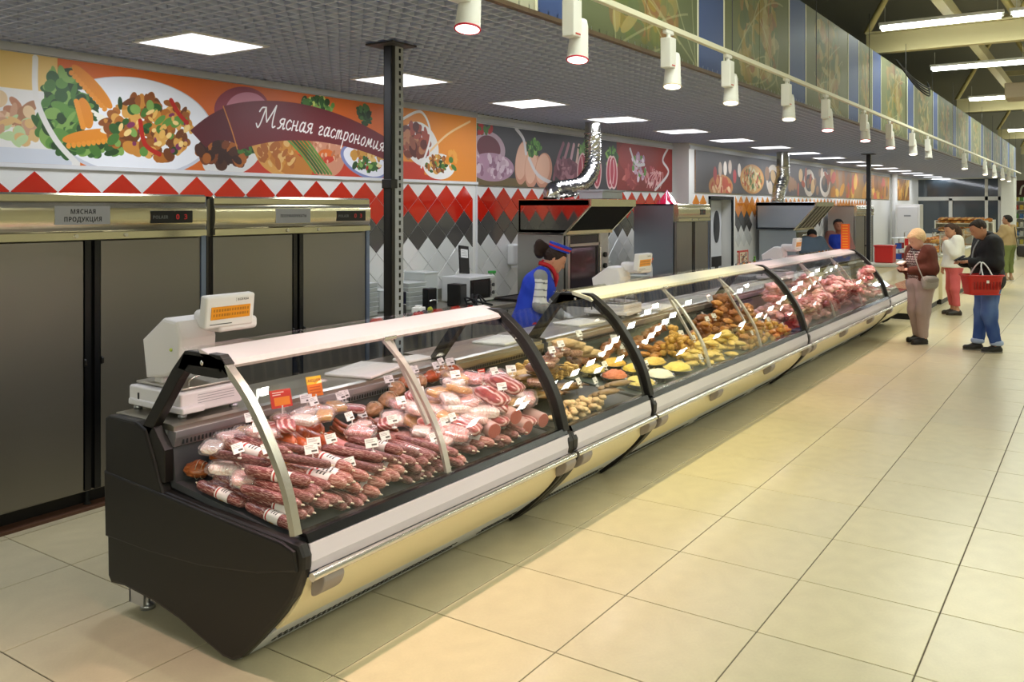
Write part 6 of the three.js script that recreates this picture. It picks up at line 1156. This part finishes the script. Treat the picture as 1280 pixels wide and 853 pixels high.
// staff member bending over the counter
{
  const hairMat = mat(0x2c1a10, 0.8), blue = mat(0x1c3fc0, 0.75), redM = mat(0xc01a22, 0.7);
  const J = stance(1.57, { waist: [0, 1.07, 0.02], chest: [0, 1.24, 0.08], neck: [0, 1.375, 0.15], head: [0, 1.49, 0.245], shoulderL: [0.165, 1.33, 0.13], shoulderR: [-0.165, 1.33, 0.13], elbowL: [0.2, 1.06, 0.1], wristL: [0.15, 0.93, 0.3], handL: [0.1, 0.91, 0.38], elbowR: [-0.2, 1.05, 0.12], wristR: [-0.12, 0.95, 0.32], handR: [-0.07, 0.93, 0.4], hipL: [0.09, 0.9, -0.02] });
  person('staff person in a blue and red apron with striped sleeves bending over the counter', [-4.4, 0, -6.78], facing(0.86, -0.42), J, { skin: 0xc98f70, hairMat, bust: true, head: [0.55, 0.1], dress: (c) => {
    const sh = c.J.shoulderL, el = c.J.elbowL; const stripes = (x, y, z) => { const q = x > 0 ? [sh, el] : [c.J.shoulderR, c.J.elbowR]; const d = [q[1][0] - q[0][0], q[1][1] - q[0][1], q[1][2] - q[0][2]]; const t = ((x - q[0][0]) * d[0] + (y - q[0][1]) * d[1] + (z - q[0][2]) * d[2]) / (d[0] * d[0] + d[1] * d[1] + d[2] * d[2]); return t > 0.92 ? lin(0x9a9a98) : t < 0.12 ? lin(0x8f8f8d) : (t * 4.2 + 0.1) % 1 < 0.17 ? lin(0x6a6c70) : lin(0xe2e0dc); };
    for (const k of [0, 1]) mesh('striped_sleeve', cloth(c.arms.slice(k * 2, k * 2 + 2), 0.04, 0.016, 0.009, null, stripes), vtx(), c.o);
    const vest = cloth([...c.torso, bone(add(c.J.pelvis, [0.05, -0.06, 0]), add(c.J.pelvis, [-0.05, -0.06, 0]), 0.14)], 0.06, 0.022, 0.012, (x, y, z) => Math.max(0.72 - y, y - 1.36 - 0.1 * Math.abs(x)));
    const ap = mesh('apron', vest, blue, c.o);
    mesh('apron_skirt', cloth([bone(add(c.J.pelvis, [0, -0.05, 0.0]), add(c.J.pelvis, [0, -0.35, 0.0]), 0.15, 0.16)], 0.04, 0.022, 0.013, (x, y) => Math.max(y - 0.95, 0.52 - y)), blue, c.o);
    for (const s of [-1, 1]) mesh('red_lapel', tube([[s * 0.12, 1.35, 0.1], [s * 0.085, 1.31, 0.2], [s * 0.06, 1.22, 0.245], [0.0, 1.13, 0.23]], 0.02, 24, 8).scale(1, 1, 1), redM, ap);
    mesh('shirt_front', cloth([bone([0, 1.3, 0.16], [0, 1.2, 0.17], 0.05, 0.04)], 0.02, 0.015, 0.01), mat(0xdedcd6, 0.8), ap);
    mesh('pocket_trim', rbox(0.02, 0.02, 0.13, 0.005).rotateX(-0.15).translate(-0.2, 0.8, 0.02), redM, ap);
    for (const k of [0, 1]) mesh('trouser_leg', cloth(c.legs.slice(k * 2, k * 2 + 2), 0.05, 0.014, 0.016, (x, y) => Math.max(y - 0.9, 0.1 - y)), mat(0x22242c, 0.85), c.o);
    shoes(c, 0x1a1a1c);
    for (const k of [0, 1]) mesh('glove', blobMesh(c.hands[k], 0.012, 0.004, 0.006), mat(0xe6e8ea, 0.5), c.o);
    const h = (x, y, z, r) => { const q = c.hp(x, y, z); return bone(q, q, r); };
    hair(c, hairMat, 0.008, hairline(-0.05, 0.075), [h(0, 0.02, -0.08, 0.04)]);
    const curls = []; for (let k = 0; k < 14; k++) curls.push(h(rr(-0.04, 0.04), 0.0 + rr(-0.05, 0.06), -0.15 + rr(-0.045, 0.03), rr(0.026, 0.038)));
    mesh('ponytail', cloth(curls, 0.02, 0.006, 0.008), hairMat, c.o);
    const capE = new THREE.Matrix4().makeRotationFromEuler(new THREE.Euler(0.35, 0.1, 0, 'YXZ'));
    const ring = (r0, r1, h0, h1) => lathe([[r0, h0], [r1, h1], [r1 * 0.9, h1 + 0.004], [r0 * 0.9, h0]], 28).scale(0.9, 1, 1.15).applyMatrix4(capE).translate(...c.hp(0, 0.092, -0.005));
    const cap = mesh('cap', [ring(0.086, 0.096, 0, 0.055), lathe([[0, 0.05], [0.094, 0.052], [0, 0.054]], 28).scale(0.9, 1, 1.15).applyMatrix4(capE).translate(...c.hp(0, 0.092, -0.005))], mat(0x1c3fc0, 0.7, { side: THREE.DoubleSide }), c.o);
    mesh('cap_stripe', ring(0.0905, 0.0945, 0.018, 0.036), redM, cap);
  } });
}
// two more staff members further down
{
  const hairMat = mat(0x15100d, 0.8), J = stance(1.62, { elbowL: [0.25, 1.12, 0.05], elbowR: [-0.25, 1.12, 0.05], wristL: [0.14, 1.02, 0.22], wristR: [-0.14, 1.02, 0.22] });
  person('smiling staff person in a blue vest and mauve shirt behind the meat case', [-4.35, 0, -17.9], facing(0.35, 0.93), J, { skin: 0xb5765c, hairMat, bust: true, wide: 1.1, dress: (c) => {
    mesh('shirt', cloth([...c.torso, ...c.arms], 0.06, 0.016, 0.014, (x, y, z) => Math.max(0.8 - y, y - 1.4)), mat(0xa8726c, 0.85), c.o);
    mesh('vest', cloth(c.torso, 0.06, 0.028, 0.013, (x, y, z) => Math.max(0.7 - y, y - 1.33)), mat(0x1c3fc0, 0.75), c.o);
    for (const k of [0, 1]) mesh('trouser_leg', cloth([bone(c.J.pelvis, c.J[k ? 'hipR' : 'hipL'], 0.1, 0.1), ...c.legs.slice(k * 2, k * 2 + 2)], 0.05, 0.014, 0.018, (x, y) => Math.max(y - 0.9, 0.1 - y)), mat(0x22242c, 0.85), c.o);
    shoes(c, 0x1a1a1c);
    const h = (x, y, z, r) => { const q = c.hp(x, y, z); return bone(q, q, r); };
    hair(c, hairMat, 0.012, hairline(-0.07, 0.065));
  } });
  const h2 = mat(0x1c1c20, 0.8), J2 = stance(1.6, { waist: [0, 1.07, 0.03], chest: [0, 1.22, 0.12], neck: [0, 1.33, 0.22], head: [0, 1.4, 0.34], shoulderL: [0.16, 1.29, 0.19], shoulderR: [-0.16, 1.29, 0.19] });
  person('staff person in a slate grey jacket turned towards the deck oven', [-4.55, 0, -16.95], facing(-0.4, -0.9), J2, { skin: 0xb5765c, hairMat: h2, head: [0.8, 0], dress: (c) => {
    mesh('jacket', cloth([...c.torso, ...c.arms], 0.06, 0.026, 0.014, (x, y, z) => Math.max(0.7 - y, y - 1.42)), mat(0x4c5a66, 0.85), c.o);
    for (const k of [0, 1]) mesh('trouser_leg', cloth([bone(c.J.pelvis, c.J[k ? 'hipR' : 'hipL'], 0.1, 0.1), ...c.legs.slice(k * 2, k * 2 + 2)], 0.05, 0.014, 0.018, (x, y) => Math.max(y - 0.9, 0.1 - y)), mat(0x22242c, 0.85), c.o);
    shoes(c, 0x1a1a1c);
    const h = (x, y, z, r) => { const q = c.hp(x, y, z); return bone(q, q, r); };
    hair(c, h2, 0.009, hairline(-0.06, 0.07));
  } });
}

// ---------------------------------------------------------------- far end: glazed partition, bakery, dairy shelves, window
{
  const frame = mat(0xd2d2cc, 0.5), pane = phys(0x39434a, 0.08, { clearcoat: 1, clearcoatRoughness: 0.03 });
  const w = tag(new THREE.Group(), 'white-framed partition with dark glass panes at the end of the deli', null, null, 'structure'); w.name = 'window_1'; w.position.set(-4.4, 0, -35.5);
  mesh('window_frame', [span(-1.5, 1.35, 2.9, 2.98, 0, -0.1), span(-1.5, 1.35, 2.12, 2.26, 0, -0.1), span(-1.5, -1.4, 0, 2.98, 0, -0.1), span(0.85, 0.95, 0, 2.98, 0, -0.1), span(1.27, 1.35, 0, 2.98, 0, -0.1), span(-0.32, -0.2, 0, 2.2, 0, -0.1), span(-1.5, 1.35, 0, 0.9, 0, -0.1)], frame, w);
  for (const [a, b, c, d] of [[-1.4, 0.85, 2.26, 2.9], [0.95, 1.27, 0.9, 2.9], [-1.4, -0.32, 0.9, 2.12], [-0.2, 0.85, 0.9, 2.12]]) mesh('pane', span(a, b, c, d, -0.04, -0.05), pane, w);
  struct('wall_partition', [span(-6.3, -5.9, 0, 2.98, -35.5, -35.7), span(-5.9, -2.6, 0, 2.98, -35.75, -36)], M.wallWhite, 'plain wall behind the glazed partition');
  struct('wall_column', rspan(-3.02, -2.62, 0, 4.0, -35.2, -35.7, 0.01), frame, 'white column where the deli ceiling ends');
  const win = tag(new THREE.Group(), 'bright daylit window high in the far back wall', null, null, 'structure'); win.name = 'window_2'; win.position.set(1.2, 4.5, -49.9);
  mesh('lit_pane', box(7, 1.5, 0.02), mat(0xffffff, 0.4, { emissive: 0xdcecff, emissiveIntensity: 1.8 }), win);
  mesh('window_frame', [box(7.2, 0.1, 0.08, 0, 0.78, 0), box(7.2, 0.1, 0.08, 0, -0.78, 0), ...[-3.5, -1.75, 0, 1.75, 3.5].map((x) => box(0.08, 1.5, 0.08, x, 0, 0))], frame, win);
  const l = new THREE.RectAreaLight(0xdcecff, 3, 7, 1.5); l.position.set(1.2, 4.5, -49.8); l.lookAt(1.2, 4.5, 0); scene.add(l);
}
function servingCounter(label, z0, z1, x0, x1, top) {
  const o = thing('serving_counter', label, 'counter', [(x0 + x1) / 2, 0, z0]);
  const a = x0 - (x0 + x1) / 2, b = -a, L = z0 - z1;
  mesh('body', rspan(a, b, 0.1, top - 0.04, 0, -L, 0.01), M.cream, o);
  mesh('plinth', span(a + 0.05, b - 0.03, 0, 0.1, -0.04, -L + 0.04), M.black, o);
  mesh('worktop', rspan(a - 0.02, b + 0.02, top - 0.04, top, 0.02, -L - 0.02, 0.005), mat(0xb9b9a8, 0.4), o);
  return o;
}
servingCounter('cream serving counter across from the row end, low and plain', -15.6, -18.3, -3.35, -2.6, 0.9);
const bakeCase = servingCounter('cream bakery counter with glass case on top', -18.4, -23.5, -3.3, -2.55, 0.95);
mesh('glass_front', [span(0.33, 0.336, 0.95, 1.38, 0, -5.1)], M.glass, bakeCase); mesh('glass_top', span(-0.3, 0.336, 1.38, 1.386, 0, -5.1), M.glass, bakeCase); mesh('glass_shelf', span(-0.3, 0.3, 1.16, 1.166, -0.02, -5.08), M.glass, bakeCase);
for (const z of [0, -1.7, -3.4, -5.1]) mesh('case_post', [rod([0.33, 0.95, z], [0.33, 1.385, z], 0.012), rod([-0.3, 0.95, z], [-0.3, 1.385, z], 0.012)], M.chrome, bakeCase);
// pastries in the glass case
{
  const bun = lump(0.055, 0.032, 0.045, 0.25, 2, 4, 2), bm = [0xb9782c, 0xd09a48, 0x9a5c22].map((c) => mat(c, 0.6));
  let n = 0;
  for (const y of [0.985, 1.2]) for (let k = 0; k < 30; k++) solo('bun', bun, bm[(k * 7 + n++) % 3], 'golden bun in the glass case on the bakery counter', 'bun', [-2.95 + (k % 3) * 0.15 - 0.1, y, -18.65 - Math.floor(k / 3) * 0.47], rr(0, 3), 'buns in the bakery glass case');
}
// things on the low serving counter
{
  const o = thing('red_container', 'red plastic container on the low serving counter', 'container', [-3.15, 0.9, -16.2]); mesh('tub', rbox(0.3, 0.3, 0.3, 0.02, 0, 0.15, 0), M.red, o); mesh('rim', rbox(0.32, 0.03, 0.32, 0.01, 0, 0.29, 0), M.red, o);
  const p = thing('menu_stand', 'narrow cream menu stand with a red picture beside the red container', 'menu stand', [-2.82, 0.9, -16.3]); mesh('post', rbox(0.08, 0.44, 0.03, 0.005, 0, 0.22, 0), mat(0xe6dcc0, 0.6), p); mesh('picture', rbox(0.06, 0.12, 0.004, 0.002, 0, 0.36, 0.017), M.red, p);
  const q = thing('display_shelf', 'small glass-shelved stand with snacks on the serving counter', 'shelf stand', [-2.98, 0.9, -17.3]);
  mesh('frame', [rod([-0.2, 0, 0.3], [-0.2, 0.4, 0.3], 0.012), rod([0.2, 0, 0.3], [0.2, 0.4, 0.3], 0.012), rod([-0.2, 0, -0.3], [-0.2, 0.4, -0.3], 0.012), rod([0.2, 0, -0.3], [0.2, 0.4, -0.3], 0.012)], M.chrome, q);
  for (const y of [0.01, 0.2, 0.4]) mesh('shelf', rbox(0.44, 0.012, 0.64, 0.003, 0, y, 0), mat(0xd8dcd8, 0.3), q);
  for (let k = 0; k < 8; k++) solo('snack_box', rbox(0.1, 0.1, 0.1, 0.008, 0, 0.05, 0), mat([0x2c4a9a, 0xd8c04a, 0xb8302c, 0xdedad0][k % 4], 0.5), ['blue', 'yellow', 'red', 'white'][k % 4] + ' snack box on the small stand of the serving counter', 'snack box', [-3.1 + (k % 2) * 0.22, k < 4 ? 1.106 : 0.917, -17.12 - Math.floor((k % 4) / 2) * 0.32], 0, 'snack boxes on the serving counter stand');
}
// white cabinet with a dark plate, beyond the far refrigerator
{
  const o = thing('white_cabinet', 'white cabinet door with a small dark plate by the glazed partition', 'cabinet', [-5.15, 0, -29.9]);
  mesh('body', rspan(-0.36, 0.36, 0, 1.96, 0, -0.6, 0.01), M.white, o); mesh('door', rspan(-0.3, 0.3, 0.06, 1.88, 0.03, 0, 0.008), mat(0xd8d8d8, 0.4), o); mesh('plate', box(0.2, 0.05, 0.006, 0, 1.6, 0.033), M.grey, o); mesh('handle', rod([0.25, 0.9, 0.05], [0.25, 1.1, 0.05], 0.012), M.chrome, o);
}
// bread racks
{
  const breadM = [0xc98f3e, 0xb9772c, 0xdcb068, 0x9a5c22].map((c) => mat(c, 0.65)), bag = lump(0.26, 0.035, 0.04, 0.12, 3, 3, 3), loafG = lump(0.11, 0.06, 0.07, 0.15, 2, 7, 2);
  const rack = (label, x, z) => {
    const o = thing('bread_rack', label, 'bread rack', [x, 0, z]);
    for (const [y, d] of [[0.35, 0.55], [0.75, 0.5], [1.1, 0.45], [1.42, 0.42]]) mesh('shelf', rbox(1.25, 0.03, d, 0.005, 0, y, 0).rotateX(0.0), mat(0xe2e0d2, 0.5), o);
    mesh('side', [span(-0.64, -0.61, 0, 1.5, 0.28, -0.28), span(0.61, 0.64, 0, 1.5, 0.28, -0.28), span(-0.62, 0.62, 0, 0.08, 0.28, -0.28)], mat(0xc9c9bd, 0.5), o);
    mesh('back', span(-0.62, 0.62, 0.05, 1.5, -0.27, -0.28), mat(0xb8b4a0, 0.6), o);
  };
  rack('bread rack with baguettes standing beside the glazed partition', -3.3, -27.2);
  rack('second bread rack with loaves beyond the first', -3.3, -29.2);
  for (let k = 0; k < 26; k++) { const b = solo('baguette', bag, breadM[k % 4], 'long baguette lying on top of a bread rack', 'baguette', [-3.8 + (k % 13) * 0.083, 1.475 + Math.floor(k / 13) * 0.07, -27.15 + rr(-0.05, 0.05)], 0, 'baguettes on the bread racks'); b.rotation.set(0, 1.35 + rr(-0.08, 0.08), 0.1); }
  for (const y of [0.425, 0.825, 1.175]) for (let k = 0; k < 6; k++) solo('bread_loaf', loafG, breadM[(k + y * 40 | 0) % 4], 'round golden loaf on a bread rack shelf', 'loaf', [-3.75 + k * 0.19, y, -27.1], rr(0, 3), 'loaves on the bread racks');
  for (const y of [1.495]) for (let k = 0; k < 6; k++) solo('bread_loaf', loafG, breadM[k % 4], 'round golden loaf on a bread rack shelf', 'loaf', [-3.75 + k * 0.19, y, -29.1], rr(0, 3), 'loaves on the bread racks');
}
// dairy shelves
{
  const o = thing('dairy_shelving', 'tall white dairy shelving stocked with cartons at the hall end', 'shelving', [-2.0, 0, -42]);
  mesh('back', span(-1.5, 1.5, 0, 2.3, -0.5, -0.53), M.white, o); for (const x of [-1.5, 1.48]) mesh('side', span(x, x + 0.03, 0, 2.3, 0, -0.5), M.white, o);
  for (let k = 0; k < 6; k++) mesh('shelf', rspan(-1.47, 1.47, 0.3 + k * 0.36, 0.33 + k * 0.36, 0, -0.5, 0.004), mat(0xe6e6e2, 0.4), o);
  mesh('base', span(-1.5, 1.5, 0, 0.3, 0.02, -0.5), M.cream, o);
  const sg = mesh('header_board', rspan(-1.5, 1.5, 2.3, 3.0, 0.02, -0.04, 0.01), mat(0x4a2a24, 0.6), o);
  mesh('swirl', tube([[-0.9, 2.4, 0.03], [-0.8, 2.75, 0.03], [-0.5, 2.8, 0.03], [-0.4, 2.55, 0.03]], 0.04, 24, 6), M.white, sg);
  const cols = [0xe8e6dc, 0xd8c85a, 0x5f9a4a, 0x4a78b8, 0xd8d8d0, 0xc94a3a, 0xe0b84a], cm = cols.map((c) => mat(c, 0.5)), cn = ['white', 'yellow', 'green', 'blue', 'pale grey', 'red', 'amber'], g = rbox(0.13, 0.2, 0.12, 0.012, 0, 0.1, 0);
  for (let r = 0; r < 6; r++) for (let k = 0; k < 16; k++) { const c = (r * 3 + Math.floor(k / 3)) % 7; solo('carton', g, cm[c], cn[c] + ' carton on the dairy shelving', 'carton', [-3.38 + k * 0.175, 0.331 + r * 0.36, -42.15], 0, cn[c] + ' cartons on the dairy shelving'); }
}

// ---------------------------------------------------------------- draw
renderer.render(scene, camera);
